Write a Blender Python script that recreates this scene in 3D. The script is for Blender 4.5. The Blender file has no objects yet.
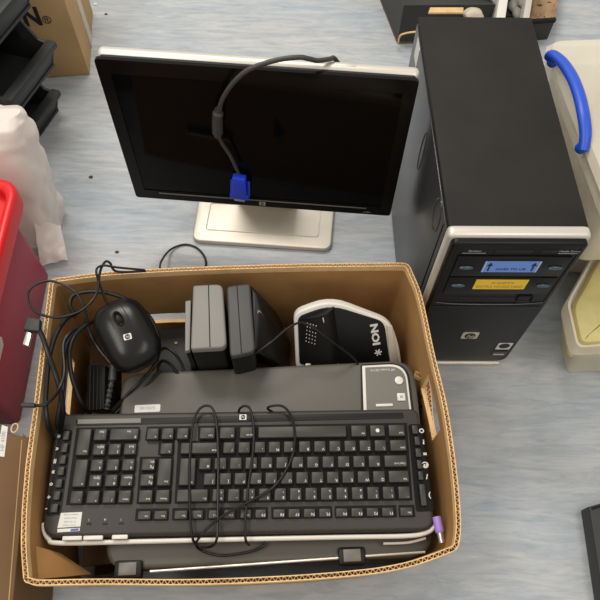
import bpy, bmesh, math, random
from mathutils import Vector, Matrix, noise
random.seed(7)
sc = bpy.context.scene
COL = sc.collection
PI = math.pi
# ------------------------------------------------------------------ camera
CAM_H, TILT, ROLL, FPX = 1.0332, 0.5096, 0.029, 637.32
cd = bpy.data.cameras.new('camera'); cam = bpy.data.objects.new('camera', cd); COL.objects.link(cam)
cam.matrix_world = Matrix.Translation((0, 0, CAM_H)) @ Matrix.Rotation(TILT, 4, 'X') @ Matrix.Rotation(ROLL, 4, 'Z')
cd.sensor_width = 36; cd.lens = 36 * FPX / 600; cd.clip_start = 0.02
sc.camera = cam
_C = Vector((0, 0, CAM_H)); _R3 = cam.matrix_world.to_3x3()
def _ray(px, py): return _R3 @ Vector(((px - 300) / FPX, -(py - 300) / FPX, -1))
def W(px, py, z):
    """surveyed point: the sight line of the photo met at its real height z"""
    v = _ray(px, py); return _C + v * ((z - CAM_H) / v.z)
def V(px, py, p, n):
    v = _ray(px, py); p = Vector(p); n = Vector(n); return _C + v * ((p - _C).dot(n) / v.dot(n))

# ------------------------------------------------------------------ materials
def mat(name, color, rough=.5, metal=0, spec=.5, var=0, vscale=30, bump=0, bscale=300, coat=0, vary=None):
    m = bpy.data.materials.new(name); m.use_nodes = True
    nt = m.node_tree; b = nt.nodes['Principled BSDF']
    c = (*color, 1)
    b.inputs['Base Color'].default_value = c
    b.inputs['Roughness'].default_value = rough
    b.inputs['Metallic'].default_value = metal
    b.inputs['Specular IOR Level'].default_value = spec
    b.inputs['Coat Weight'].default_value = coat
    tc = nt.nodes.new('ShaderNodeTexCoord')
    if var:
        n = nt.nodes.new('ShaderNodeTexNoise'); n.inputs['Scale'].default_value = vscale; n.inputs['Detail'].default_value = 6
        r = nt.nodes.new('ShaderNodeMapRange'); r.inputs['From Min'].default_value = .3; r.inputs['From Max'].default_value = .7
        r.inputs['To Min'].default_value = 1 - var; r.inputs['To Max'].default_value = 1 + var
        x = nt.nodes.new('ShaderNodeMix'); x.data_type = 'RGBA'; x.blend_type = 'MULTIPLY'; x.inputs[0].default_value = 1
        x.inputs[6].default_value = c
        nt.links.new(tc.outputs['Object'], n.inputs['Vector']); nt.links.new(n.outputs['Fac'], r.inputs['Value'])
        nt.links.new(r.outputs['Result'], x.inputs[7]); nt.links.new(x.outputs[2], b.inputs['Base Color'])
    if bump:
        n2 = nt.nodes.new('ShaderNodeTexNoise'); n2.inputs['Scale'].default_value = bscale; n2.inputs['Detail'].default_value = 3
        bp = nt.nodes.new('ShaderNodeBump'); bp.inputs['Strength'].default_value = bump; bp.inputs['Distance'].default_value = .001
        nt.links.new(tc.outputs['Object'], n2.inputs['Vector']); nt.links.new(n2.outputs['Fac'], bp.inputs['Height'])
        nt.links.new(bp.outputs['Normal'], b.inputs['Normal'])
    return m

M = {}
M['kraft'] = mat('kraft', (.43, .235, .088), .85, spec=.2, var=.12, vscale=18, bump=.15, bscale=90)
M['kraft_edge'] = mat('kraft_edge', (.78, .53, .27), .85, spec=.2, var=.1, vscale=60)
M['kraft_tan'] = mat('kraft_tan', (.50, .33, .16), .8, spec=.2, var=.08, vscale=12, bump=.1, bscale=80)
M['kraft_shaded'] = mat('kraft_shaded', (.17, .10, .05), .8, spec=.2, var=.12, vscale=12, bump=.1, bscale=80)  # shade over the lower left carton painted into this brown
M['black_gloss'] = mat('black_gloss', (.005, .005, .005), .16, spec=.2)
M['screen'] = mat('screen', (.003, .003, .0035), .06, spec=.12)
M['silver'] = mat('silver', (.66, .62, .55), .36, metal=.35, bump=.03, bscale=500)
M['silver_plate'] = mat('silver_plate', (.62, .58, .50), .45, metal=.45, var=.05, vscale=25)
M['tower_top'] = mat('tower_top', (.016, .0145, .013), .6, spec=.24, var=.3, vscale=9, bump=.25, bscale=900)
M['tower_side'] = mat('tower_side', (.035, .036, .038), .3, spec=.45, bump=.05, bscale=600)
M['tower_black'] = mat('tower_black', (.007, .0066, .0064), .36, spec=.22)
M['dark_slot'] = mat('dark_slot', (.003, .003, .003), .6)
M['cable_black'] = mat('cable_black', (.008, .008, .008), .35, spec=.35)
M['cable_grey'] = mat('cable_grey', (.045, .043, .04), .45)
M['blue_plug'] = mat('blue_plug', (.018, .06, .72), .4)
M['steel'] = mat('steel', (.6, .58, .55), .3, metal=.9)
M['kb_body'] = mat('kb_body', (.046, .042, .036), .45, spec=.3, bump=.1, bscale=900)
M['kb_key'] = mat('kb_key', (.036, .033, .028), .42, spec=.4, bump=.08, bscale=900)
M['kb_gloss'] = mat('kb_gloss', (.004, .004, .004), .35, spec=.15)
M['mouse_black'] = mat('mouse_black', (.008, .0076, .0072), .26, spec=.32)
M['kb_well'] = mat('kb_well', (.004, .004, .004), .6, spec=.2)
M['white_print'] = mat('white_print', (.72, .70, .66), .6)
M['dim_print'] = mat('dim_print', (.40, .39, .37), .6)
M['black_print'] = mat('black_print', (.012, .012, .012), .6)
M['white_plastic'] = mat('white_plastic', (.74, .71, .65), .35, var=.03)
M['paper'] = mat('paper', (.70, .69, .66), .7)
M['scan_lid'] = mat('scan_lid', (.105, .097, .082), .45, spec=.35, bump=.08, bscale=700)
M['scan_dark'] = mat('scan_dark', (.013, .012, .011), .45, spec=.25)
M['scan_panel'] = mat('scan_panel', (.16, .15, .13), .4)
M['speaker_lit_top'] = mat('speaker_lit_top', (.065, .064, .062), .5, spec=.4, bump=.1, bscale=700)  # fainter overhead light on the second speaker's top, put into the colour
M['grey_and_lit_top'] = mat('grey_and_lit_top', (.23, .22, .20), .5, spec=.4, bump=.1, bscale=700)  # overhead light on the black speaker's top painted grey; fittings are plain grey
M['speaker_black'] = mat('speaker_black', (.008, .008, .008), .42, spec=.3, bump=.1, bscale=700)
M['purple'] = mat('purple', (.40, .25, .72), .45)
M['red'] = mat('red', (.70, .008, .012), .38, spec=.5)
M['maroon'] = mat('maroon', (.36, .020, .052), .4, spec=.4, var=.1, vscale=8)
M['bin_grey'] = mat('bin_grey', (.036, .038, .038), .5, spec=.3, bump=.1, bscale=500)
M['blue_handle'] = mat('blue_handle', (.018, .085, .58), .38)
M['blue_label'] = mat('blue_label', (.16, .32, .82), .5)
M['yellow_label'] = mat('yellow_label', (.95, .62, .015), .5)
M['glint'] = mat('glint', (.09, .14, .18), .25, metal=.4)
M['dark_case'] = mat('dark_case', (.028, .028, .027), .55, bump=.2, bscale=500)
M['brown_paper'] = mat('brown_paper', (.36, .23, .12), .7, var=.25, vscale=30)
M['yellow_stuff'] = mat('yellow_stuff', (.75, .65, .28), .6, var=.1)
M['cream'] = mat('cream', (.60, .53, .43), .55, var=.08, vscale=8)
M['lint'] = mat('lint', (.06, .055, .05), .9)
M['badge_blue'] = mat('badge_blue', (.05, .09, .35), .4)

def clear_plastic(name, color, alpha):
    m = bpy.data.materials.new(name); m.use_nodes = True; nt = m.node_tree
    b = nt.nodes['Principled BSDF']; out = nt.nodes['Material Output']
    b.inputs['Base Color'].default_value = (*color, 1); b.inputs['Roughness'].default_value = .32
    tr = nt.nodes.new('ShaderNodeBsdfTransparent'); tl = nt.nodes.new('ShaderNodeBsdfTranslucent')
    tl.inputs['Color'].default_value = (*color, 1)
    m1 = nt.nodes.new('ShaderNodeMixShader'); m1.inputs[0].default_value = .2
    m2 = nt.nodes.new('ShaderNodeMixShader')
    tc = nt.nodes.new('ShaderNodeTexCoord'); n = nt.nodes.new('ShaderNodeTexNoise'); n.inputs['Scale'].default_value = 6
    r = nt.nodes.new('ShaderNodeMapRange'); r.inputs['To Min'].default_value = alpha - .12; r.inputs['To Max'].default_value = alpha + .12
    nt.links.new(tc.outputs['Object'], n.inputs['Vector']); nt.links.new(n.outputs['Fac'], r.inputs['Value'])
    nt.links.new(r.outputs['Result'], m2.inputs[0])
    nt.links.new(b.outputs[0], m1.inputs[1]); nt.links.new(tl.outputs[0], m1.inputs[2])
    nt.links.new(tr.outputs[0], m2.inputs[1]); nt.links.new(m1.outputs[0], m2.inputs[2])
    nt.links.new(m2.outputs[0], out.inputs['Surface'])
    return m
M['clear'] = clear_plastic('clear_plastic', (.90, .84, .70), .72)
M['bag'] = clear_plastic('bag_film', (.92, .85, .80), .90)

def floor_mat():
    m = bpy.data.materials.new('vinyl_floor'); m.use_nodes = True; nt = m.node_tree; L = nt.links.new
    b = nt.nodes['Principled BSDF']
    tc = nt.nodes.new('ShaderNodeTexCoord')
    def nz(scale, sx, sy, rot, det=6, dist=0.0, rough=.6):
        mp = nt.nodes.new('ShaderNodeMapping'); mp.inputs['Scale'].default_value = (sx, sy, 1); mp.inputs['Rotation'].default_value = (0, 0, rot)
        n = nt.nodes.new('ShaderNodeTexNoise'); n.inputs['Scale'].default_value = scale; n.inputs['Detail'].default_value = det
        n.inputs['Distortion'].default_value = dist; n.inputs['Roughness'].default_value = rough
        L(tc.outputs['Object'], mp.inputs['Vector']); L(mp.outputs[0], n.inputs['Vector']); return n
    a = nz(15, .55, 3.2, .12, 9, .9, .72)
    r = nt.nodes.new('ShaderNodeValToRGB'); e = r.color_ramp.elements
    e[0].position = .28; e[0].color = (.36, .395, .43, 1); e[1].position = .74; e[1].color = (.58, .58, .575, 1)
    k = e.new(.47); k.color = (.445, .47, .495, 1); k = e.new(.56); k.color = (.50, .515, .53, 1)
    L(a.outputs['Fac'], r.inputs['Fac'])
    p = nz(3.2, 1, 2.2, -.2, 4, .5)
    r2 = nt.nodes.new('ShaderNodeValToRGB'); e = r2.color_ramp.elements
    e[0].position = .35; e[0].color = (.90, .95, 1.0, 1); e[1].position = .68; e[1].color = (1.05, 1.02, .98, 1)
    L(p.outputs['Fac'], r2.inputs['Fac'])
    x = nt.nodes.new('ShaderNodeMix'); x.data_type = 'RGBA'; x.blend_type = 'MULTIPLY'; x.inputs[0].default_value = 1
    L(r.outputs[0], x.inputs[6]); L(r2.outputs[0], x.inputs[7])
    s = nz(42, .35, 2.2, .15, 5, .4, .7)
    r3 = nt.nodes.new('ShaderNodeValToRGB'); e = r3.color_ramp.elements
    e[0].position = .36; e[0].color = (.82, .84, .87, 1); e[1].position = .52; e[1].color = (1, 1, 1, 1)
    L(s.outputs['Fac'], r3.inputs['Fac'])
    y = nt.nodes.new('ShaderNodeMix'); y.data_type = 'RGBA'; y.blend_type = 'MULTIPLY'; y.inputs[0].default_value = .8
    L(x.outputs[2], y.inputs[6]); L(r3.outputs[0], y.inputs[7])
    L(y.outputs[2], b.inputs['Base Color'])
    b.inputs['Roughness'].default_value = .5; b.inputs['Specular IOR Level'].default_value = .3
    bp = nt.nodes.new('ShaderNodeBump'); bp.inputs['Strength'].default_value = .08; bp.inputs['Distance'].default_value = .001
    L(s.outputs['Fac'], bp.inputs['Height']); L(bp.outputs[0], b.inputs['Normal'])
    return m
M['floor'] = floor_mat()

# ------------------------------------------------------------------ object helpers
ROOTM = {}
def thing(name, label, cat, loc=(0, 0, 0), rotz=0, group=None):
    o = bpy.data.objects.new(name, None); COL.objects.link(o); o.empty_display_size = .05
    o.location = loc; o.rotation_euler = (0, 0, rotz)
    ROOTM[o.name] = Matrix.Translation(loc) @ Matrix.Rotation(rotz, 4, 'Z')
    o['label'] = label; o['category'] = cat
    if group: o['group'] = group
    return o
def tag(o, label, cat, group=None):
    o['label'] = label; o['category'] = cat
    if group: o['group'] = group
    return o
def obj(name, bm, mats, parent=None, world=False, smooth=True, label=None, kind=None, angle=35):
    """one mesh object; world=True: bm holds world coordinates under a thing's Empty"""
    bmesh.ops.recalc_face_normals(bm, faces=bm.faces)
    me = bpy.data.meshes.new(name); bm.to_mesh(me); bm.free()
    if not isinstance(mats, (list, tuple)): mats = [mats]
    for m_ in mats: me.materials.append(M[m_] if isinstance(m_, str) else m_)
    if smooth:
        me.polygons.foreach_set('use_smooth', [True] * len(me.polygons))
        me.set_sharp_from_angle(angle=math.radians(angle))
    o = bpy.data.objects.new(name, me); COL.objects.link(o)
    if parent is not None:
        o.parent = parent
        if world and parent.name in ROOTM: o.matrix_parent_inverse = ROOTM[parent.name].inverted()
    if label: o['label'] = label
    if kind: o['kind'] = kind
    return o
def NB(): return bmesh.new()
def add_box(bm, size, loc=(0, 0, 0), rot=None, bevel=0, seg=2, mi=0, taper=None):
    r = bmesh.ops.create_cube(bm, size=1); vs = r['verts']
    for v in vs:
        t = taper if (taper and v.co.z > 0) else (1, 1)
        v.co = Vector((v.co.x * size[0] * t[0], v.co.y * size[1] * t[1], v.co.z * size[2]))
    fs = set(f for v in vs for f in v.link_faces)
    if bevel:
        es = set(e for v in vs for e in v.link_edges)
        rr = bmesh.ops.bevel(bm, geom=list(es), offset=bevel, segments=seg, profile=.5, affect='EDGES')
        vs = set(vs) | set(rr['verts']); vs = set(v for v in vs if v.is_valid)
        fs = set(f for v in vs for f in v.link_faces)
    mt = Matrix.Translation(loc) @ (rot.to_4x4() if rot is not None else Matrix.Identity(4))
    for v in set(v for f in fs for v in f.verts): v.co = mt @ v.co
    for f in fs: f.material_index = mi
    return fs
def add_prism(bm, pts, axis, depth, bevel=0, seg=2, mi=0):
    """closed outline pts (Vectors, planar) pushed along vector axis*depth"""
    d = Vector(axis).normalized() * depth
    a = [bm.verts.new(Vector(p)) for p in pts]; b = [bm.verts.new(Vector(p) + d) for p in pts]
    n = len(a); fs = [bm.faces.new(a), bm.faces.new(b[::-1])]
    for i in range(n): fs.append(bm.faces.new((a[i], b[i], b[(i + 1) % n], a[(i + 1) % n])))
    if bevel:
        es = list(fs[0].edges) + list(fs[1].edges)
        bmesh.ops.recalc_face_normals(bm, faces=fs)
        rr = bmesh.ops.bevel(bm, geom=es, offset=bevel, segments=seg, profile=.5, affect='EDGES')
        fs = [f for f in set(fs) | set(rr['faces']) if f.is_valid]
        more = set()
        for f in fs:
            for v in f.verts: more.update(v.link_faces)
        fs = list(more)
    for f in fs: f.material_index = mi
    return fs
def round_poly(pts, r, seg=5):
    """round the corners of a polygon of Vectors; r one radius or a list"""
    out = []; n = len(pts); rs = r if isinstance(r, (list, tuple)) else [r] * n
    for i in range(n):
        p = Vector(pts[i]); a = Vector(pts[i - 1]) - p; b = Vector(pts[(i + 1) % n]) - p
        rr = min(rs[i], a.length * .49, b.length * .49)
        if rr < 1e-6: out.append(p); continue
        p0 = p + a.normalized() * rr; p1 = p + b.normalized() * rr
        for k in range(seg + 1):
            t = k / seg; out.append((1 - t) ** 2 * p0 + 2 * t * (1 - t) * p + t * t * p1)
    return out
def rrect(w, h, r, z=0, cx=0, cy=0, seg=5):
    return round_poly([Vector((cx - w / 2, cy - h / 2, z)), Vector((cx + w / 2, cy - h / 2, z)), Vector((cx + w / 2, cy + h / 2, z)), Vector((cx - w / 2, cy + h / 2, z))], r, seg)
def smooth_path(pts, n=8, closed=False):
    P = [Vector(p) for p in pts]; out = []; N = len(P)
    for i in range(N if closed else N - 1):
        if closed: a, b, c, d = P[i - 1], P[i], P[(i + 1) % N], P[(i + 2) % N]
        else: a, b, c, d = P[max(i - 1, 0)], P[i], P[i + 1], P[min(i + 2, N - 1)]
        for k in range(n):
            t = k / n
            out.append(.5 * (2 * b + (c - a) * t + (2 * a - 5 * b + 4 * c - d) * t * t + (3 * b - a - 3 * c + d) * t ** 3))
    if not closed: out.append(P[-1])
    return out
def add_tube(bm, pts, r, sides=10, closed=False, n=8, mi=0, raw=False):
    P = [Vector(p) for p in pts] if raw else smooth_path(pts, n, closed)
    N = len(P); rings = []
    t0 = (P[1] - P[0]).normalized(); up = t0.orthogonal().normalized()
    for i in range(N):
        if closed: t = (P[(i + 1) % N] - P[i - 1]).normalized()
        else: t = (P[min(i + 1, N - 1)] - P[max(i - 1, 0)]).normalized()
        up = (up - t * up.dot(t)).normalized(); s = t.cross(up)
        rr = r(i / (N - 1)) if callable(r) else r
        rings.append([bm.verts.new(P[i] + (up * math.cos(2 * PI * k / sides) + s * math.sin(2 * PI * k / sides)) * rr) for k in range(sides)])
    fs = []
    for i in range(N if closed else N - 1):
        A, B = rings[i], rings[(i + 1) % N]
        for k in range(sides): fs.append(bm.faces.new((A[k], A[(k + 1) % sides], B[(k + 1) % sides], B[k])))
    if not closed: fs += [bm.faces.new(rings[0][::-1]), bm.faces.new(rings[-1])]
    for f in fs: f.material_index = mi
def add_cyl(bm, r, h, loc, axis=(0, 0, 1), seg=24, r2=None, bevel=0, mi=0):
    q = Vector((0, 0, 1)).rotation_difference(Vector(axis)).to_matrix().to_4x4()
    base = [Vector((r * math.cos(2 * PI * k / seg), r * math.sin(2 * PI * k / seg), 0)) for k in range(seg)]
    n0 = len(bm.verts)
    tmp = bmesh.new(); add_prism(tmp, base, (0, 0, 1), h, bevel)
    me = bpy.data.meshes.new('t'); tmp.to_mesh(me); tmp.free(); me.transform(Matrix.Translation(loc) @ q)
    old = set(bm.faces); bm.from_mesh(me); bpy.data.meshes.remove(me)
    for f in bm.faces:
        if f not in old: f.material_index = mi
def add_sheet(bm, grid, mi=0):
    """grid[i][j] of points -> quads"""
    vs = [[bm.verts.new(p) for p in row] for row in grid]
    for i in range(len(vs) - 1):
        for j in range(len(vs[0]) - 1):
            f = bm.faces.new((vs[i][j], vs[i + 1][j], vs[i + 1][j + 1], vs[i][j + 1])); f.material_index = mi
    return vs
def add_text(bm, s, size, mtx, mi=0, depth=0.00015, shear=0, sx=1, align='CENTER', bold=0):
    cu = bpy.data.curves.new('t', 'FONT'); cu.body = s; cu.size = size; cu.extrude = depth; cu.align_x = align; cu.align_y = 'CENTER'; cu.shear = shear
    cu.resolution_u = 2; cu.offset = bold
    o = bpy.data.objects.new('t', cu); COL.objects.link(o)
    me = o.to_mesh().copy() if False else bpy.data.meshes.new_from_object(o)
    bpy.data.objects.remove(o); bpy.data.curves.remove(cu)
    me.transform(mtx @ Matrix.Diagonal((sx, 1, 1, 1)))
    old = set(bm.faces); bm.from_mesh(me); bpy.data.meshes.remove(me)
    for f in bm.faces:
        if f not in old: f.material_index = mi
def frame(o, x, y):
    """matrix with origin o, x axis x, y axis near y, z = x cross y"""
    x = Vector(x).normalized(); y = Vector(y); z = x.cross(y).normalized(); y = z.cross(x)
    m = Matrix((x, y, z)).transposed().to_4x4(); m.translation = Vector(o); return m
def badge(parent, name, mtx, s, world=False, mats=('silver_plate', 'black_print'), label=None):
    """small plate with the two-letter mark in a disc"""
    b = NB(); add_prism(b, [mtx @ p for p in rrect(s * 1.25, s, s * .12)], mtx.to_3x3() @ Vector((0, 0, 1)), s * .06)
    add_cyl(b, s * .42, s * .04, mtx @ Vector((0, 0, s * .05)), mtx.to_3x3() @ Vector((0, 0, 1)), 24, mi=1)
    add_text(b, 'hp', s * .62, mtx @ Matrix.Translation((0, s * .02, s * .11)), mi=0, depth=s * .01, shear=.3)
    return obj(name, b, list(mats), parent, world, label=label)

# ------------------------------------------------------------------ floor
b = NB(); add_sheet(b, [[Vector((x, y, 0)) for y in (-1.2, 3.2)] for x in (-2.4, 2.4)])
fl = obj('floor', b, 'floor'); fl['kind'] = 'structure'

# ================================================================== cardboard box
BX = thing('cardboard_box', 'open brown corrugated cardboard box full of computer parts in the foreground', 'box', (-.07, .29, 0))
ZR = .245; TH = .0062
corner_px = {'left': [(26, 578), (23.5, 533), (28, 467), (37, 400), (44, 340), (51, 286)],
             'back': [(56, 280), (110, 273.5), (200, 268.5), (300, 265.5), (385, 264.5), (403, 264.5)],
             'right': [(409, 269), (420, 297), (432, 352), (444, 402), (451, 445), (456, 486), (458.5, 524), (457, 541)],
             'front': [(452, 549), (430, 557.5), (408, 564.5), (380, 570), (350, 573.5), (300, 577.5), (240, 580.5), (180, 582), (100, 581.5), (40, 582.5), (31, 581)]}
def wall_pts(side):
    return [W(x, y, ZR) for x, y in corner_px[side]]
order = ['left', 'back', 'right', 'front']
cen = Vector((-.075, .28, 0))
paths = {}
for s in order:
    p = smooth_path(wall_pts(s), 12); paths[s] = p
holes = {'back': (125, 190, .165, .19, 168, 323), 'left': None, 'right': None}
def resample(p, step):
    out = [p[0]]; acc = 0
    for a, c in zip(p, p[1:]):
        L = (c - a).length
        while acc + L >= step:
            t = (step - acc) / L; a = a.lerp(c, t); out.append(a); L = (c - a).length; acc = 0
        acc += L
    if (out[-1] - p[-1]).length > step * .3: out.append(p[-1])
    return out
def nrm2(p, i):
    t = p[min(i + 1, len(p) - 1)] - p[max(i - 1, 0)]; n = Vector((t.y, -t.x, 0)).normalized()
    if n.dot(cen - p[i]) < 0: n = -n
    return n
# corner closing: extend each wall to meet the next around a small bend
ext = {}
for i, s in enumerate(order):
    nx = order[(i + 1) % 4]; a = paths[s][-1]; c = paths[nx][0]
    ta = (paths[s][-1] - paths[s][-4]).normalized(); tc = (paths[nx][3] - paths[nx][0]).normalized()
    k = (c - a).length * .5
    ext[s] = [(1 - t) ** 3 * a + 3 * t * (1 - t) ** 2 * (a + ta * k) + 3 * t * t * (1 - t) * (c - tc * k) + t ** 3 * c for t in (.2, .4, .6, .8, 1)]
HOLE = {'back': (.086, .118, W(172, 323, .10)), 'left': (.095, .125, W(72, 385, .11)), 'right': (.158, .213, W(433, 410, .17))}
def lean(v):
    v.y += .020 * (1 - v.z / ZR) * max(0, min(1, (.30 - v.y) / .2))
    if v.x < -.2: v.x -= .014 * (1 - v.z / ZR)
    return v
for s in order:
    p = resample(paths[s] + ext[s], .0045)
    b = NB(); n = len(p); mids = [nrm2(p, i) for i in range(n)]
    Ltot = sum((p[i + 1] - p[i]).length for i in range(n - 1))
    zs = [0.0005, .05, .09]
    if s in HOLE: zs += [HOLE[s][0], HOLE[s][1]]
    zs += ([] if s == 'right' else [.22]) + [ZR - .012]; zs = sorted(z for z in set(zs) if not (s in HOLE and HOLE[s][0] < z < HOLE[s][1]))
    hole = None
    if s in HOLE:
        # hand hole centred at this fraction of the wall
        c = min(range(n), key=lambda i: (Vector((p[i].x, p[i].y)) - HOLE[s][2].xy).length); w = int(.045 / .0045); hole = (c - w, c + w, HOLE[s][0])
        if s == 'right': hole = (c - 9, c + 9, HOLE[s][0])
    O = [[b.verts.new((p[i] - mids[i] * TH / 2) * 1) for z in zs] for i in range(n)]
    I = [[b.verts.new((p[i] + mids[i] * TH / 2) * 1) for z in zs] for i in range(n)]
    for i in range(n):
        for j, z in enumerate(zs): O[i][j].co.z = z; I[i][j].co.z = z; lean(O[i][j].co); lean(I[i][j].co)
    def inhole(i, j): return hole and hole[0] <= i < hole[1] and abs(zs[j] - hole[2]) < 1e-6
    for i in range(n - 1):
        for j in range(len(zs) - 1):
            if inhole(i, j):
                for (x0, x1) in (((i, j), (i + 1, j)), ((i, j + 1), (i + 1, j + 1))):
                    f = b.faces.new((O[x0[0]][x0[1]], O[x1[0]][x1[1]], I[x1[0]][x1[1]], I[x0[0]][x0[1]])); f.material_index = 1
                if i == hole[0]: f = b.faces.new((O[i][j], O[i][j + 1], I[i][j + 1], I[i][j])); f.material_index = 1
                if i == hole[1] - 1: f = b.faces.new((O[i + 1][j], O[i + 1][j + 1], I[i + 1][j + 1], I[i + 1][j])); f.material_index = 1
                continue
            b.faces.new((O[i][j], O[i + 1][j], O[i + 1][j + 1], O[i][j + 1]))
            b.faces.new((I[i][j], I[i + 1][j], I[i + 1][j + 1], I[i][j + 1]))
        k = len(zs) - 1
        f = b.faces.new((O[i][k], O[i + 1][k], I[i + 1][k], I[i][k]))
    obj('side_wall', b, ['kraft', 'kraft_edge'], BX, True)
    # cut edge: two liners and the fluted sheet between them
    b = NB(); lt = .0011
    for sgn in (-1, 1):
        g = []
        for i in range(n):
            jit = .0006 * noise.noise(p[i] * 60)
            o1 = p[i] + mids[i] * sgn * (TH / 2); o2 = p[i] + mids[i] * sgn * (TH / 2 - lt)
            z0 = ZR - .0125; z1 = ZR + jit
            g.append([Vector((o1.x, o1.y, z0)), Vector((o1.x, o1.y, z1)), Vector((o2.x, o2.y, z1)), Vector((o2.x, o2.y, z0))])
        add_sheet(b, g)
    q = resample(p, .0008); wl = .0068; amp = TH / 2 - lt * .9; g = []
    for i in range(len(q)):
        nn = nrm2(q, i); a = amp * math.sin(2 * PI * i * .0008 / wl)
        c1 = q[i] + nn * (a + .0005); c2 = q[i] + nn * (a - .0005); z1 = ZR - .0004
        g.append([Vector((c1.x, c1.y, ZR - .0125)), Vector((c1.x, c1.y, z1)), Vector((c2.x, c2.y, z1)), Vector((c2.x, c2.y, ZR - .0125))])
    add_sheet(b, g)
    obj('corrugated_edge', b, 'kraft_edge', BX, True, label='pale cut edge with corrugated fluting')
# bottom and raised packing panel
bt = [paths['left'][0], paths['left'][-1], paths['back'][-1], paths['right'][-1]]
bt[0] = bt[0] + Vector((0, .020, 0)); bt[3] = bt[3] + Vector((0, .020, 0))
def inset(pts, d):
    c = sum(pts, Vector()) / len(pts); return [Vector((p.x, p.y, 0)) + (Vector((c.x, c.y, 0)) - Vector((p.x, p.y, 0))).normalized() * d for p in pts]
b = NB(); add_prism(b, [p + Vector((0, 0, .001)) for p in inset(bt, .012)], (0, 0, 1), .004); obj('bottom_panel', b, 'kraft_shaded', BX, True)
b = NB(); add_prism(b, [p + Vector((0, 0, .078)) for p in inset(bt, .016)], (0, 0, 1), .006); obj('packing_panel', b, 'kraft_shaded', BX, True)
# folded inner flap in the near left corner
b = NB()
q = [W(36, 546, .21), W(60, 553, .17), W(92, 574, .145), W(39, 579, .21)]
nn = (q[1] - q[0]).cross(q[3] - q[0]).normalized()
add_prism(b, q, nn if nn.z < 0 else -nn, .004); obj('inner_flap', b, 'kraft', BX, True)
# fluted lower edge of the hand hole in the right wall
b = NB(); fp = [W(415, 373, .178), W(426, 381, .162), W(429, 397, .158), W(430.5, 417, .157), W(433.5, 434, .158), W(436.5, 446, .162)]
fpp = smooth_path(fp, 10); q = resample(fpp, .0008); g = []
for sgn in (-1, 1):
    g = []
    for i in range(len(fpp)):
        n_ = nrm2(fpp, i); c1 = fpp[i] + n_ * (.0032 * sgn + .0005); c2 = fpp[i] + n_ * (.0032 * sgn - .0005)
        g.append([Vector((c1.x, c1.y, c1.z - .010)), Vector((c1.x, c1.y, c1.z + .0015)), Vector((c2.x, c2.y, c2.z + .0015)), Vector((c2.x, c2.y, c2.z - .010))])
    add_sheet(b, g)
g = []
for i in range(len(q)):
    n_ = nrm2(q, i); a = .0026 * math.sin(2 * PI * i * .0008 / .0068); c1 = q[i] + n_ * (a + .0006); c2 = q[i] + n_ * (a - .0006)
    g.append([Vector((c1.x, c1.y, c1.z - .010)), Vector((c1.x, c1.y, c1.z + .001)), Vector((c2.x, c2.y, c2.z + .001)), Vector((c2.x, c2.y, c2.z - .010))])
add_sheet(b, g); obj('hole_edge', b, 'kraft_edge', BX, True, label='pale fluted edge of the torn hand hole')

# ================================================================== flatbed scanner (rests on the packing panel)
LZ = .172
SC_O = Vector((-.037, .234, 0)); SC_A = .072
SN = thing('flatbed_scanner', 'dark grey flatbed scanner with lid lying under the keyboard in the box', 'scanner', (SC_O.x, SC_O.y, .0845), SC_A)
SI = ROOTM[SN.name].inverted()
def SL(px, py, z=LZ): return SI @ W(px, py, z)
lidz = LZ - .0845
b = NB(); add_prism(b, rrect(.420, .236, .03, 0, 0, .014), (0, 0, 1), .068, .006); obj('body', b, 'scan_dark', SN)
def quadpx(pts, z, r): return round_poly([SL(x, y, z) for x, y in pts], r, 7)
lid = quadpx([(103, 571), (436, 556), (414, 359), (122, 373)], LZ, [.035, .035, .035, .028])
lid = [Vector((p.x, p.y, lidz - .018)) for p in lid]
b = NB(); add_prism(b, lid, (0, 0, 1), .018, .006, 3); obj('lid', b, 'scan_lid', SN)
# front groove line of the lid and hinges
b = NB(); a, c = SL(150, 571.5), SL(425, 552)
for v in (a, c): v.z = lidz + .0002
add_tube(b, [a, c], .0016, 6, n=2); obj('lid_trim', b, 'silver', SN, label='thin pale trim line')
for (x, y) in ((128, 571), (352, 557.5)):
    h = NB(); c = SL(x, y, LZ + .004); c.z = lidz - .001; c.y += .002
    add_box(h, (.034, .021, .016), c, Matrix.Rotation(-.02, 3, 'Z'), .003)
    ho = obj('hinge', h, 'scan_dark', SN)
    h = NB(); c2 = c.copy(); c2.z += .0085; add_box(h, (.022, .015, .003), c2, None, .001); obj('hinge_cap', h, 'scan_panel', ho)
# control panel
pz = lidz + .0006
def pnl(pts, r): return [Vector((p.x, p.y, pz)) for p in quadpx(pts, LZ, r)]
b = NB(); add_prism(b, pnl([(362, 470), (421, 470), (407.5, 362.5), (360.5, 365)], [.0, .0, .028, .002]), (0, 0, 1), .0012)
cp = obj('control_panel', b, 'scan_dark', SN)
b = NB(); add_prism(b, [p + Vector((0, 0, .0006)) for p in pnl([(365.5, 470), (418, 470), (405.5, 364.2), (362, 366.5)], [0, 0, .026, .001])], (0, 0, 1), .0012)
obj('panel_border', b, 'white_plastic', cp, label='white border line')
b = NB(); add_prism(b, [p + Vector((0, 0, .0012)) for p in pnl([(368.5, 470), (416, 470), (404, 366.6), (365, 368.2)], [0, 0, .024, .001])], (0, 0, 1), .0012)
obj('panel_face', b, 'scan_panel', cp)
b = NB(); c = SL(398.5, 381.5); c.z = pz + .0022; add_cyl(b, .0062, .0025, c, seg=24, bevel=.0008); obj('round_button', b, 'white_plastic', cp)
b = NB(); c = SL(400.8, 398); c.z = pz + .003
add_box(b, (.0115, .0115, .003), c, Matrix.Rotation(-.03, 3, 'Z'), .0008)
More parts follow.
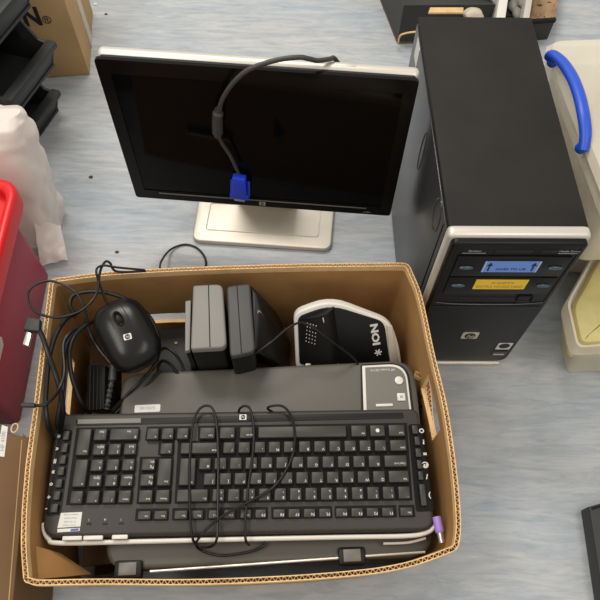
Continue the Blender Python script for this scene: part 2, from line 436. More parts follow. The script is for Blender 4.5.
for a_ in (.785, -.785): add_box(b, (.006, .0008, .0004), c + Vector((0, 0, .0016)), Matrix.Rotation(a_, 3, 'Z'), mi=1)
obj('square_button', b, ['white_plastic', 'scan_panel'], cp)
b = NB(); c = SL(384, 406); c.z = pz + .003; add_box(b, (.024, .004, .002), c, None, .0006); obj('bar_button', b, 'white_plastic', cp)
b = NB(); c = SL(382.5, 370.8); c.z = pz + .0026
add_text(b, 'HP Scanjet G3110', .0048, Matrix.Translation(c) @ Matrix.Rotation(PI, 4, 'Z')); obj('lettering', b, 'white_print', cp)
# number sticker on the lid
b = NB(); c = SL(147.5, 408.5); c.z = lidz + .0003; add_prism(b, rrect(.036, .011, .002, c.z, c.x, c.y), (0, 0, 1), .0003)
add_text(b, '0919878', .006, Matrix.Translation((c.x, c.y, c.z + .0005)), mi=1); obj('sticker', b, ['paper', 'dim_print'], SN, label='white number sticker')

# ================================================================== keyboard
KA = .047; KO = Vector((-.070, .203, .1745))
KB = thing('computer_keyboard', 'black multimedia keyboard lying upside down on the scanner lid in the box', 'keyboard', KO, KA)
KI = ROOTM[KB.name].inverted()
def KL(px, py, z=.2010):
    return KI @ W(px, py, z)
def kz(p, z): return Vector((p.x, p.y, z))
# body
outl = [KL(44, 539, .189), KL(434.5, 532, .189), KL(417, 411, .189), KL(59, 416.5, .189)]
bo = round_poly([kz(p, 0.001) for p in outl], [.02, .02, .012, .012], 6)
b = NB(); add_prism(b, bo, (0, 0, 1), .0255, .005, 3); obj('body', b, 'kb_body', KB)
TOP = .0265
# silver rim round the rear edge
rim = [KL(44, 523, .1925), KL(44.5, 531, .1925), KL(49, 539, .1925), KL(60, 543, .1925), KL(140, 541.5, .1925), KL(240, 539.2, .1925), KL(340, 537.2, .1925), KL(405, 536, .1925), KL(425, 533, .1925), KL(434, 527, .1925), KL(437, 519, .1925)]
b = NB(); add_tube(b, [kz(p, .018) for p in rim], .0030, 10, n=6); obj('edge_strip', b, 'white_plastic', KB, label='silver white strip along the rear edge')
b = NB(); add_tube(b, [kz(KL(x, y), .010) for x, y in ((385, 541.5), (410, 540.5), (428, 536))], .0016, 8); obj('edge_strip', b, 'white_plastic', KB, label='short pale strip under the rear edge')
# palm bar with shallow step
b = NB(); add_prism(b, [kz(p, TOP - .001) for p in round_poly([KL(76, 426), KL(404, 418.5), KL(403, 412.5), KL(76, 419.5)], .002, 3)], (0, 0, 1), .0018, .0006); obj('palm_bar', b, 'scan_dark', KB)
b = NB(); add_prism(b, [kz(p, TOP + .0008) for p in [KL(78, 424.2), KL(141, 423), KL(141, 418.5), KL(78, 419.7)]], (0, 0, 1), .0006); obj('name_strip', b, 'scan_panel', KB)
def rowy(ry, x): return ry - .014 * (x - 400)
def add_well(x0, x1, y0, y1):
    b = NB(); pts = [KL(x0, rowy(y1, x0)), KL(x1, rowy(y1, x1)), KL(x1, rowy(y0, x1)), KL(x0, rowy(y0, x0))]
    return b, pts
wells = [[(66, 500.5), (132, 500.5), (139.8, 423.3), (76.5, 423.3)], [(136.5, 500.5), (171, 500.5), (174, 453.2), (140, 453.2)], [(145, 436.8), (190, 436.8), (191, 423.2), (147, 423.2)], [(158, 451.8), (174, 451.8), (175, 436), (159, 436)],
         [(174.5, 500.5), (412.5, 500.5), (407, 423), (198, 423), (198, 438), (178, 438)], [(135, 517.3), (168.5, 517.3), (169, 505), (136, 505)], [(172, 517.3), (206, 517.3), (206.6, 505), (172.5, 505)],
         [(206.8, 517.3), (268, 517.3), (268, 505), (207.2, 505)], [(271.5, 517.3), (332.5, 517.3), (331.8, 505), (271.2, 505)], [(335, 517.3), (397, 517.3), (396.2, 505), (334.8, 505)], [(399, 517.3), (415.5, 517.3), (414.2, 505), (398.5, 505)]]
b = NB()
for w in wells: add_prism(b, [kz(KL(x, rowy(y, x)), TOP - .0006) for x, y in w], (0, 0, 1), .0010)
obj('key_well', b, 'kb_well', KB, label='recessed black fields around the keys')
ROW = {1: (424, 436.6), 2: (439, 451.4), 3: (454.4, 467.4), 4: (469.8, 483), 5: (485.6, 499.6), 6: (506.2, 516.4)}
def key(name, x0, x1, r0, r1=None, legend='', sub='', lsize=.0050, h=.0075, mark=None):
    y0 = ROW[r0][0]; y1 = ROW[r1 or r0][1]; xc = (x0 + x1) / 2; yc = (y0 + y1) / 2
    zk = .2085
    L = KL(x0, rowy(yc, x0), zk); R = KL(x1, rowy(yc, x1), zk); Tp = KL(xc, rowy(y0, xc), zk); Bt = KL(xc, rowy(y1, xc), zk)
    w = (R - L).length - .0002; d = (Tp - Bt).length - .0002; c = (L + R) / 2; c.y = (Tp.y + Bt.y) / 2
    ang = math.atan2(R.y - L.y, R.x - L.x)
    b = NB(); rot = Matrix.Rotation(ang, 3, 'Z')
    z0 = TOP + .0006
    hh = h if r0 != 6 else .005
    tw = 1 - .0022 / w; td = 1 - .0022 / d
    add_box(b, (w, d, hh), Vector((c.x, c.y, z0 + hh / 2)), rot, .0011, 2, taper=(tw, td))
    tz = z0 + hh + .0001
    base = Matrix.Translation((c.x, c.y, tz)) @ Matrix.Rotation(ang + PI, 4, 'Z')
    tx, ty = w / 2 - .0042, d / 2 - .0045
    if legend:
        if len(legend) > 2: add_text(b, legend, lsize * .68, base @ Matrix.Translation((-w / 2 + .0032, ty * .9, 0)), mi=1, align='LEFT')
        else: add_text(b, legend, lsize, base @ Matrix.Translation((-tx, ty, 0)), mi=1)
    if sub: add_text(b, sub, lsize * .8, base @ Matrix.Translation((-tx if len(sub) < 3 else -tx * .4, -ty * .8, 0)), mi=1)
    if mark == 'flag':
        add_cyl(b, .0026, .0002, (c.x, c.y, tz), seg=16, mi=1)
    return obj(name, b, ['kb_key', 'white_print'], KB, smooth=True, label=None)
# letter block
def run(starts, wid, row, legs, subs=None):
    for i, (x, l) in enumerate(zip(starts, legs)): key('key', x, x + wid, row, legend=l, sub=(subs[i] if subs else ''))
key('key', 388, 405.5, 1, legend='Ctrl'); key('key', 369.5, 385.5, 1, mark='flag'); key('key', 350.5, 367, 1, legend='Alt')
key('space_bar', 257.5, 347, 1)
key('key', 239, 255.5, 1, legend='Alt Gr'); key('key', 219, 235.5, 1, legend='='); key('key', 199, 215.5, 1, legend='Ctrl')
key('key', 389.5, 407.2, 2, legend='Shift'); run([374 - 15.15 * i for i in range(11)], 13, 2, '\\ZXCVBNM,./'); key('key', 180, 219.2, 2, legend='Shift')
key('key', 383.8, 407.6, 3, legend='Caps Lock'); run([368 - 15.42 * i for i in range(12)], 13.2, 3, "ASDFGHJKL;'#")
key('key', 178.8, 195.8, 3, 4, legend='<')
key('key', 388, 409.6, 4, legend='Tab'); run([372.4 - 15.4 * i for i in range(12)], 13.4, 4, 'QWERTYUIOP[]')
run([397.6 - 15.5 * i for i in range(13)], 13.2, 5, '`1234567890-=', ['', '!', '"', '#', '$', '%', '^', '&', '*', '(', ')', '_', '+']); key('key', 176, 208.5, 5, legend='<-')
# function row
fx = [399.8] + [381.6, 366.2, 350.8, 335.4] + [318.4, 303, 287.6, 272.4] + [254.4, 239.4, 223, 207.4] + [188.8, 173.2] + [152.9, 136.4]
fl_ = ['Esc'] + ['F%d' % i for i in range(1, 13)] + ['Prt', 'Scr', 'Pse', 'Cal']
for i, (x, l) in enumerate(zip(fx, fl_)):
    key('function_key', x, x + (14.2 if i in (0,) else 13.2 if i < 9 else 12.4 if i < 13 else 14.6), 6, legend=l)
# arrows
key('arrow_key', 176.2, 189.2, 1, legend='>'); key('arrow_key', 161, 174.2, 1, legend='v'); key('arrow_key', 146, 159.2, 1, legend='<'); key('arrow_key', 159.6, 173, 2, legend='^')
# navigation
key('navigation_key', 141, 155.6, 3, legend='Pg', sub='Dn'); key('navigation_key', 139.5, 154.2, 4, legend='Pg', sub='Up'); key('navigation_key', 157, 171.6, 3, 4, legend='Del')
key('navigation_key', 138, 153, 5, legend='End'); key('navigation_key', 155, 170, 5, legend='Home')
# number pad
NP = 'number_pad_key'
key(NP, 76.5, 90.6, 1, 2, legend='Ent'); key(NP, 93.3, 107.4, 1, legend='.', sub='Del'); key(NP, 109.4, 139, 1, legend='0', sub='Ins')
for x, l, s in ((92.2, '3', 'PgDn'), (107.8, '2', 'v'), (123.2, '1', 'End')): key(NP, x, x + 13.6, 2, legend=l, sub=s)
key(NP, 73, 87.2, 3, 4, legend='+')
for x, l, s in ((90, '6', '>'), (106, '5', ''), (121.4, '4', '<')): key(NP, x, x + 13.6, 3, legend=l, sub=s)
for x, l, s in ((88.4, '9', 'PgUp'), (104.4, '8', '^'), (119.8, '7', 'Home')): key(NP, x, x + 13.6, 4, legend=l, sub=s)
for x, l in ((69.5, '-'), (86, '*'), (102, '/'), (117.6, 'Num')): key(NP, x, x + 13.8, 5, legend=l)
# glossy media strips
b = NB(); add_prism(b, [kz(p, TOP - .0004) for p in round_poly([KL(46, 516), KL(61, 515), KL(73, 430), KL(60, 429)], .004, 4)], (0, 0, 1), .001); obj('media_panel', b, 'kb_gloss', KB)
b = NB(); add_prism(b, [kz(p, TOP - .0004) for p in round_poly([KL(416, 512), KL(434, 511), KL(421, 424), KL(408, 424.5)], .004, 4)], (0, 0, 1), .001); obj('media_panel', b, 'kb_gloss', KB)
def mkey(x0, y0, x1, y1):
    p = [KL(x0, y1), KL(x1, y1), KL(x1, y0), KL(x0, y0)]
    w = (p[1] - p[0]).length; d = (p[2] - p[1]).length; c = sum(p, Vector()) / 4
    b = NB(); add_box(b, (w, d, .006), Vector((c.x, c.y, TOP + .003)), None, .0012, 2); obj('media_key', b, 'kb_key', KB)
lm = [(64.2, 432, 70.3, 441), (62.4, 444.3, 68.6, 453.4), (60.4, 456.4, 66.9, 465), (58.5, 467.8, 65.2, 476.4), (56.5, 480, 63.2, 488.6), (54.3, 492, 61.2, 501), (51.6, 504.6, 59, 513.4)]
for q in lm: mkey(*q)
rm = [(411.5, 426.4, 417.2, 435), (414, 437.6, 419.2, 446.2), (415, 449.5, 420.6, 458), (416.5, 461, 421.2, 469.8), (417.7, 472.2, 422.6, 481), (419.4, 485, 425.2, 506.6)]
for q in rm: mkey(*q)
b = NB()
for (x0, y0, x1, y1), t in zip(lm, ['■', '«', 'II', '»', 'o', '+', '-']):
    c = KL(x0 - 5.2, (y0 + y1) / 2 + .5); add_text(b, t if t != '■' else 'o', .0075, Matrix.Translation((c.x, c.y, TOP + .0009)) @ Matrix.Rotation(PI, 4, 'Z'), bold=.0003)
for (x0, y0, x1, y1), t in zip(rm, ['O', '?', '=', '@', '/', ')']):
    c = KL(x1 + 4.2, (y0 + y1) / 2); add_text(b, t, .0085, Matrix.Translation((c.x, c.y, TOP + .0009)) @ Matrix.Rotation(PI, 4, 'Z'), bold=.0003)
for x, t in ((89, '1'), (105, 'A'), (121, '!')):
    c = KL(x, rowy(515.5, x)); add_text(b, t, .004, Matrix.Translation((c.x, c.y, TOP + .0002)) @ Matrix.Rotation(PI, 4, 'Z'))
obj('icon_printing', b, 'white_print', KB)
for x in (89, 105, 121.5):
    b = NB(); c = KL(x, rowy(519.5, x)); add_box(b, (.0062, .0022, .001), Vector((c.x, c.y, TOP + .0003)), None, .0004); obj('indicator_light', b, 'dark_slot', KB)
for x0, x1, y in ((62.5, 82, 538.2), (83.4, 103, 537.8), (112, 127.8, 537)):
    b = NB(); p, q = KL(x0, y), KL(x1, y); c = (p + q) / 2; add_box(b, ((q - p).length, .0052, .004), Vector((c.x, c.y, .0262)), None, .0012, 2)
    obj('wide_button', b, 'white_plastic', KB, label='pale silver button on the rear edge')
b = NB(); p = [kz(KL(x, y), TOP + .0002) for x, y in ((57.5, 528), (80.5, 526.5), (82.3, 512), (61, 513))]
add_prism(b, p, (0, 0, 1), .0003); c = sum(p, Vector()) / 4
for k, t in enumerate(('Product of China', 'Model KB0630', 'S/N BC3350B', '5V DC 100mA')):
    add_text(b, t, .0026, Matrix.Translation((c.x, c.y + .0062 - k * .0042, TOP + .0006)) @ Matrix.Rotation(PI, 4, 'Z'), mi=1)
obj('sticker', b, ['paper', 'dim_print'], KB, label='white printed sticker')
b = NB(); p = [kz(KL(x, y), TOP + .0002) for x, y in ((57.5, 532.5), (79.5, 531), (80, 527.8), (57.5, 529))]
add_prism(b, p, (0, 0, 1), .0003)
p = [kz(KL(x, y), TOP + .0005) for x, y in ((70.5, 531.3), (78.5, 530.7), (79, 528.4), (71, 529))]
add_prism(b, p, (0, 0, 1), .0002, mi=1); obj('sticker', b, ['paper', 'badge_blue'], KB, label='narrow white sticker with a blue patch')
c = KL(243, 417.5); badge(KB, 'badge', Matrix.Translation((c.x, c.y, TOP + .0012)) @ Matrix.Rotation(PI, 4, 'Z'), .0075, mats=('white_plastic', 'kb_gloss'))
# cable looped over the keys
def KC(px, py, dz=0): return W(px, py, .1745 + TOP + .0085 + dz + .0016)
b = NB()
under = lambda px, py, z=.172: W(px, py, z)
cp_ = [W(285, 418, 0.1805), W(268, 409, 0.2045), KC(274, 405.6), KC(283, 406.5), KC(290, 414), KC(294.2, 428), KC(294, 448), KC(287, 468), KC(272, 488, .002), KC(246, 503, .003), KC(224, 515, .003), KC(209, 527, .002), KC(199, 538, .001), under(196, 545), W(203, 551, 0.1845), W(222, 555.5, 0.1785), W(248, 552, 0.1785), W(262, 547, 0.1795), W(266, 542, 0.1805)]
add_tube(b, cp_, .0017, 8, n=7)
cp2 = [W(196, 545, 0.1875), under(192.5, 538, 0.2085), KC(190.5, 520), KC(189.3, 490), KC(189.8, 455), KC(193, 425), KC(198, 411), KC(205, 405.8), KC(212, 408), KC(216.2, 420), KC(218.2, 450), KC(218, 490), KC(217.6, 525), under(216.5, 540, 0.2085), W(211, 546.5, 0.1925), W(200, 547, 0.2115)]
add_tube(b, cp2, .0017, 8, n=7)
cp3 = [W(238, 416, 0.1925), KC(240, 408.4, -.004), KC(246, 406), KC(251, 411), KC(253.8, 430), KC(252.5, 455), KC(248.5, 485, -.001), KC(245.6, 515), KC(245.2, 533), under(246, 541, 0.2085), W(249, 545, 0.1945)]
add_tube(b, cp3, .0017, 8, n=7)
kcab = obj('cable', b, 'cable_black', KB, True)
b = NB()
p0, p1, p2 = W(436.5, 517, .2), W(440, 533, .2), W(442, 543, .2)
add_tube(b, [p0, p0.lerp(p1, .5), p1], lambda t: .0055 if t < .9 else .0045, 14, n=4); pl = obj('plug', b, 'purple', KB, True, label='small round purple plug')
b = NB(); add_tube(b, [p1, p2], .0040, 14, n=2); obj('plug_shell', b, 'steel', pl)

# ================================================================== two loudspeakers standing at the back
def slab(name_mats, top, zb, shift, parent, nm, bev=.004, mi=0):
    """upright body: top outline (world) lofted to a base at zb moved by shift"""
    b = NB(); t = [b.verts.new(p) for p in top]; q = [b.verts.new(Vector((p.x + shift[0], p.y + shift[1], zb))) for p in top]; n = len(t)
    fs = [b.faces.new(t), b.faces.new(q[::-1])] + [b.faces.new((t[i], q[i], q[(i + 1) % n], t[(i + 1) % n])) for i in range(n)]
    bmesh.ops.recalc_face_normals(b, faces=b.faces)
    bmesh.ops.bevel(b, geom=list(fs[0].edges) if fs[0].is_valid else [], offset=bev, segments=3, profile=.5, affect='EDGES')
    return obj(nm, b, name_mats, parent, True)
zt = .25
S1 = thing('desktop_speaker', 'black speaker with painted lit top standing left of its twin at the back of the box', 'speaker', (-.13, .41, .0845), 0, 'pair of desktop speakers')
tp = round_poly([W(190.5, 349, zt), W(226.5, 347, zt), W(222.5, 283.5, zt), W(193, 285, zt)], [.004, .01, .01, .004], 4)
slab('speaker_black', [p - Vector((0, 0, .012)) for p in tp], .085, (0, .008), S1, 'cabinet')
slab('grey_and_lit_top', tp, zt - .012, (0, 0), S1, 'front_panel', .003)
b = NB(); add_tube(b, [W(208.5, 285, zt + .0002), W(210, 347, zt + .0002)], .0007, 6, n=2); obj('seam', b, 'speaker_black', S1, True)
zt2 = .238
tp = round_poly([W(185, 351, zt2), W(189.8, 350, zt2), W(191, 300, zt2), W(185.3, 301, zt2)], .001, 2)
slab('speaker_black', [p - Vector((0, 0, .008)) for p in tp], .10, (.002, .006), S1, 'side_plate', .002)
slab('grey_and_lit_top', tp, zt2 - .008, (0, 0), S1, 'plate_edge', .001)
S2 = thing('desktop_speaker', 'black wedge backed speaker with oval socket standing beside the white rimmed device', 'speaker', (-.07, .41, .0845), 0, 'pair of desktop speakers')
zt = .245
tp = round_poly([W(230, 357, zt), W(255, 351, zt), W(250, 283, zt), W(226.5, 286, zt)], [.008, .008, .006, .006], 4)
slab('speaker_black', [p - Vector((0, 0, .010)) for p in tp], .085, (0, .008), S2, 'cabinet', .003)
slab('speaker_lit_top', tp, zt - .010, (0, 0), S2, 'front_panel', .003)
b = NB()
zz = .236
A = [W(254.5, 349, zz), W(251, 286, zz)]
g0 = [W(255.5, 350, zz), W(258, 306, zz), W(250.5, 283, zz)]
loop_t = [W(251, 349, zz), W(257, 350, zz), W(262, 309, zz), W(258.5, 293, zz), W(250, 284.5, zz)]
loop_b = [W(252, 360, .10), W(289, 372, .10), W(292, 345, .10), W(276, 311, .13), W(250, 292, .13)]
t = [b.verts.new(p) for p in loop_t]; q = [b.verts.new(p) for p in loop_b]
fs = [b.faces.new(t), b.faces.new(q[::-1])] + [b.faces.new((t[i], q[i], q[(i + 1) % 5], t[(i + 1) % 5])) for i in range(5)]
bmesh.ops.recalc_face_normals(b, faces=b.faces)
bmesh.ops.bevel(b, geom=list(b.edges), offset=.005, segments=3, profile=.5, affect='EDGES')
obj('rear_housing', b, 'speaker_black', S2, True)
b = NB(); add_tube(b, [W(237, 286, zt + .0002), W(241.5, 353, zt + .0002)], .0007, 6, n=2); obj('seam', b, 'dark_slot', S2, True)
b = NB(); c = W(259.5, 317, .228); add_tube(b, [W(258.2, 311, .236), W(261.5, 314, .232), W(262.5, 319, .226), W(260.5, 324, .226), W(258.6, 319, .231)], .0012, 8, closed=True, n=5)
obj('oval_socket', b, 'grey_and_lit_top', S2, True)

# ================================================================== white rimmed black device leaning at the back right
DV = thing('electronic_device', 'black device with white rim and lettering leaning in the box, right of the speakers', 'device', (.075, .43, .0845))
pA = W(295, 366, .140); pB = W(400, 362, .140); pC = W(330, 300, .232)
dn = (pB - pA).cross(pC - pA).normalized()
def D(px, py, o=0): return V(px, py, pA + dn * o, dn)
outer = round_poly([D(296, 369), D(402, 366), D(399, 345), D(391, 322.5), D(331, 299.8), D(293.5, 313.5)], [.008, .008, .02, .018, .03, .014], 5)
b = NB(); add_prism(b, [p - dn * .016 for p in outer], dn, .016, .003, 3); obj('rim_shell', b, 'white_plastic', DV, True, label='white outer rim')
inner = round_poly([D(299.5, 364), D(390, 364), D(387, 342), D(384, 321.5), D(330, 304.6), D(297.5, 316.5)], [.006, .006, .014, .012, .024, .010], 5)
b = NB(); add_prism(b, [p - dn * .004 for p in inner], dn, .0062, .0012, 2); obj('front_cover', b, 'speaker_black', DV, True)
# raised rounded left half of the cover
b = NB(); rows = []
L0, L1, R0, R1 = D(301, 362), D(299.5, 319), D(341, 362), D(334, 306.5)
mid0, mid1 = D(330, 361), D(328, 305.5)
for k in range(13):
    t = k / 12; a0 = L0.lerp(R0, t); a1 = L1.lerp(R1, t); 
    if t > .0: a1 = D(299.5 + 34.5 * t, 318.5 - 12.5 * t)
    hgt = .002 + .018 * (math.sin(min(1, t / .72) * PI / 2) if t < .72 else max(0, math.cos((t - .72) / .28 * PI / 2)))
    rows.append([a0 + dn * .001, a0 + dn * hgt * .8, a0.lerp(a1, .5) + dn * hgt, a1 + dn * hgt * .8, a1 + dn * .001])
add_sheet(b, rows); obj('raised_cover', b, 'black_gloss' if False else 'speaker_black', DV, True)
xax = (D(399, 330) - D(360, 330)).normalized(); yax = (D(360, 310) - D(360, 340)).normalized()
for (i) in (0,):
    b = NB()
    for r_ in range(6):
        for c_ in range(4):
            tt = (308 + c_ * 2.9 - r_ * .3 - 299.5) / 37; c = D(307.5 + c_ * 2.9 - r_ * .3, 323 + r_ * 3.6 + c_ * .9, .0035 + .017 * math.sin(min(1, tt / .72) * PI / 2)); add_cyl(b, .0008, .0012, c, dn, 8)
    obj('vent_dots', b, 'silver', DV, True, kind='stuff')
b = NB()
add_text(b, 'ION', .0150, frame(D(375.6, 334.5, .0028), (D(374, 322) - D(378, 350)), -xax), sx=1.35, depth=.0002, bold=.0006)
c = D(378.2, 352.5, .0028)
for k in range(3): add_box(b, (.0115, .0018, .0004), c, (frame(c, xax, yax).to_3x3() @ Matrix.Rotation(k * PI / 3 + .3, 3, 'Z')))
obj('lettering', b, 'white_print', DV, True)
b = NB(); q = round_poly([D(390.3, 361), D(397.5, 361), D(392.2, 325), D(386.2, 324)], .003, 4); add_prism(b, [p - dn * .001 for p in q], dn, .0045, .001); obj('side_strip', b, 'cream', DV, True, label='cream coloured side strip')
b = NB(); q = D(323.5, 322, .016); add_tube(b, [D(323, 318, .0165), D(324.5, 325, .016)], .0008, 6, n=2); add_tube(b, [D(325, 329, .0165), D(324, 335, .016)], .0007, 6, n=2); obj('printing', b, 'white_print', DV, True)
b = NB(); q = D(320, 363.5, .004); add_tube(b, [D(306, 365, .006), D(321, 361.5, .008), D(338, 363.5, .006)], .0022, 8); obj('lower_lip', b, 'white_plastic', DV, True)

# ================================================================== grey block behind the scanner, power adapter
PB = thing('power_brick', 'dark grey power brick between the mouse and the speakers', 'power adapter', (-.185, .41, .0845))
b = NB(); q = [W(158, 374, .135), W(192, 372, .135), W(188, 326, .135), W(157, 329, .135)]
add_prism(b, [Vector((p.x, p.y, .0845)) for p in q], (0, 0, 1), .05, .004); obj('case', b, 'dark_case', PB, True)
b = NB(); add_box(b, (.004, .003, .001), W(176, 343, .136)); obj('indicator_light', b, 'yellow_label', PB, True)
AD = thing('power_adapter', 'ribbed black power adapter standing against the left side of the box', 'power adapter', (-.29, .36, .0845))
b = NB(); q = [W(86, 411, .16), W(104, 409, .17), W(105, 366, .18), W(87, 364, .17)]
nn = (q[1] - q[0]).cross(q[3] - q[0]).normalized()
add_prism(b, [p - nn * .045 for p in q], nn, .045, .003)
obj('case', b, 'speaker_black', AD, True)
b = NB()
for k in range(4):
    t = .2 + k * .2; add_tube(b, [q[0].lerp(q[1], t) + nn * .0003, q[3].lerp(q[2], t) + nn * .0003], .0009, 6, n=2)
obj('ribs', b, 'cable_black', AD, True)

# ================================================================== mouse
mc = W(127.5, 335, .228)
mx = (W(146, 369, .205) - W(112.5, 303, .232)).normalized()   # towards the palm end
mz0 = (_C - mc).normalized() * .55 + Vector((0, 0, .8))
mzv = (mz0 - mx * mz0.dot(mx)).normalized(); myv = mzv.cross(mx)
MM = Matrix((mx, myv, mzv)).transposed().to_4x4(); MM.translation = mc
MO = thing('computer_mouse', 'black wheel mouse resting on the coiled cables in the left of the box', 'mouse', mc - mzv * .018)
def mouse_surf(u, v, top=True, s=1.0):
    hw = .0385 * (1 - .10 * abs(u) ** 3) * (1 - .05 * (1 - u * u) * 0)
    x = u * .0535; k = max(0, 1 - abs(u) ** 3.6) ** (1 / 3.0); y = v * hw * k
    h = max(0, 1 - abs(v) ** 2.6) ** .5 * max(0, 1 - abs(u) ** 3.2) ** .5
    z = (.021 * (1 + .18 * u) * h) if top else -.012 * (max(0, 1 - abs(v) ** 6) ** .3) * (max(0, 1 - abs(u) ** 6) ** .3)
    return MM @ (Vector((x, y, z)) * s)
b = NB(); NU, NV = 36, 24
def cosd(i, n): return -math.cos(PI * i / n)
for top in (True, False):
    add_sheet(b, [[mouse_surf(cosd(i, NU), cosd(j, NV), top) for j in range(NV + 1)] for i in range(NU + 1)])
bmesh.ops.remove_doubles(b, verts=b.verts, dist=1e-5)
mb = obj('body', b, 'mouse_black', MO, True, angle=60)
b = NB()
for sgn in (-1, 1): add_tube(b, [mouse_surf(u, sgn * .30, True, 1.003) for u in (-.9, -.75, -.55, -.35, -.2)], .0005, 6)
obj('button_seam', b, 'dark_slot', MO, True)
b = NB()
wc = MM @ Vector((-.021, -.001, .0195))
add_tube(b, [wc + (mx * .011 * math.cos(a) + myv * .0052 * math.sin(a)) for a in [k * PI / 6 for k in range(12)]], .0014, 8, closed=True, n=3)
obj('wheel_surround', b, 'kb_gloss', MO, True)
b = NB(); add_cyl(b, .0085, .0055, wc - myv * .00275 - mzv * .004, myv, 24, bevel=.0012); obj('scroll_wheel', b, 'speaker_black', MO, True)
badge(MO, 'badge', frame(MM @ Vector((.008, -.001, .0214)), Vector((1, .35, 0)) - mzv * mzv.dot(Vector((1, .35, 0))), Vector((-.3, 1, .2))), .0085, True, ('white_plastic', 'kb_gloss'))
b = NB()
e0 = MM @ Vector((-.052, .0, .0))
mcab = [e0, W(106, 301, .245), W(101, 288, .258), W(97, 276, .27), W(97, 268.5, .275), W(104, 265.5, .275), W(118, 267.5, .272), W(145, 270, .262)]
add_tube(b, mcab, .0017, 8)
obj('cable', b, 'cable_black', MO, True)

# ================================================================== loose cables (each one a thing)
def cable(name, label, pts, r, mat_='cable_black', cat='cable', group='loose cables in the box'):
    b = NB(); add_tube(b, [W(*p) for p in pts], r, 10)
    o = obj(name, b, mat_); return tag(o, label, cat, group)
thin = cable('thin_cable', 'thin black cable looping out over the left rim of the box', [(146, 271, .255), (117, 271.5, .262), (110, 263, .27), (105, 262, .272), (100, 272, .268), (97, 292, .262), (88, 305, .262), (76, 313, .263), (56, 317.5, .266), (38, 313, .268), (29, 303, .27), (28.5, 292, .27), (36, 284.5, .27), (50, 281, .268), (65, 285.5, .264), (78, 295, .26), (85, 310, .25), (88, 325, .235)], .0018)
cable('power_cable', 'thick black cable arching behind the mouse along the back wall', [(76, 318, .225), (70, 306, .235), (72, 297, .24), (80, 293, .242), (94, 291.5, .242), (112, 294, .24), (132, 302, .235), (148, 315, .225), (157, 332, .21), (159, 352, .19), (152, 370, .172)], .0030)
cable('power_cable', 'thick black cable running down along the left wall of the box', [(78, 312, .235), (66, 319, .248), (56, 334, .254), (49.5, 356, .254), (46.5, 382, .252), (45.5, 405, .248), (48, 425, .236), (54, 438, .20)], .0034)
cable('power_cable', 'thick black cable curling from the mouse down beside the power adapter', [(97, 320, .225), (86, 325, .235), (75, 335, .238), (69.5, 351, .238), (71, 372, .23), (76, 390, .218), (82, 404, .204), (90, 414, .17)], .0032)
cable('power_cable', 'black cable dropping from behind the coil to the keyboard corner', [(88, 322, .225), (76, 331, .238), (66, 345, .243), (64, 365, .243), (63, 386, .24), (59.5, 406, .232), (57, 424, .22), (60, 434, .19)], .0028)
cable('power_cable', 'black cable looping beneath the nose of the mouse', [(86, 318, .2), (90, 333, .2), (99, 349, .195), (108, 360, .19), (113, 366, .188)], .0030)
cable('power_cable', 'black cable pair slanting below the mouse, upper strand', [(157, 362, .185), (146, 376, .180), (134, 388, .176), (122, 400, .172), (112, 411, .189)], .0024)
cable('power_cable', 'black cable pair slanting below the mouse, lower strand', [(160, 370, .178), (150, 382, .172), (137, 393, .168), (124, 405, .164), (116, 413, .16)], .0024)
cable('coiled_cable', 'small black coil of cable tucked right of the mouse', [(158, 352, .17), (166, 348, .178), (176, 355, .178), (183, 368, .17), (184, 382, .16), (178, 374, .17), (170, 364, .176), (162, 361, .174), (158, 369, .165), (164, 376, .164), (174, 380, .16)], .0023)
cable('thin_cable', 'thin grey black lead crossing from the speakers over the white rimmed device', [(241, 358, .205), (252, 355, .226), (270, 343, .24), (284, 331, .243), (294, 324.5, .243), (303, 323, .24), (315, 329, .236), (330, 340.5, .225), (345, 351, .20), (355, 360, .178), (360, 371, .165), (362, 388, .156), (363.5, 404, .156), (364, 414, .156)], .0017)
cable('thin_cable', 'thin black lead sticking out beside the right corner of the scanner', [(411, 384, .13), (417, 392, .15), (427, 401, .155), (422, 406, .14), (414, 411, .12)], .0016)
cable('thin_cable', 'thin black cable arcing on the floor between the box and the monitor base', [(160, 272, .05), (161, 262, .03), (170, 250, .008), (184, 244.5, .003), (197, 248, .003), (205, 258, .003), (205, 268, .003), (196, 276, .003)], .0020, group='loose cables on the floor')
# plug hanging over the left rim
PC = thing('plug_cable', 'black plug with metal tip hanging outside over the left rim of the box', 'cable', W(36, 330, .262), 0, 'loose cables in the box')
b = NB(); add_tube(b, [W(*p) for p in [(37, 326, .268), (43, 338, .268), (47.5, 352, .266), (54, 370, .256), (60, 390, .245), (63, 410, .225), (61, 428, .20)]], .0034, 10); obj('cord', b, 'cable_black', PC, True)
b = NB(); q = [W(26, 333, .262), W(42, 335, .262), W(43, 323, .262), W(30, 320, .262)]; add_prism(b, [p for p in q], (0, 0, 1), .012, .003); obj('plug_body', b, 'dark_case', PC, True)
b = NB(); q = [W(24, 346, .264), W(30, 348, .264), W(33, 335, .264), W(28, 333, .264)]; add_prism(b, q, (0, 0, 1), .006, .001); obj('plug_tip', b, 'steel', PC, True)
PC2 = thing('plug_cable', 'black cable end poking over the left rim above the keyboard corner', 'cable', W(30, 406, .262), 0, 'loose cables in the box')
b = NB(); add_tube(b, [W(*p) for p in [(34, 405.5, .266), (44, 405, .268), (52, 399, .262), (59, 389, .252), (64.5, 372, .25), (63.5, 345, .248), (70, 333, .246), (82, 325, .235)]], .0022, 8); obj('cord', b, 'cable_black', PC2, True)
b = NB(); add_tube(b, [W(22, 405, .266), W(35, 405.5, .266)], .0032, 10, n=2); obj('cable_end', b, 'dark_case', PC2, True)
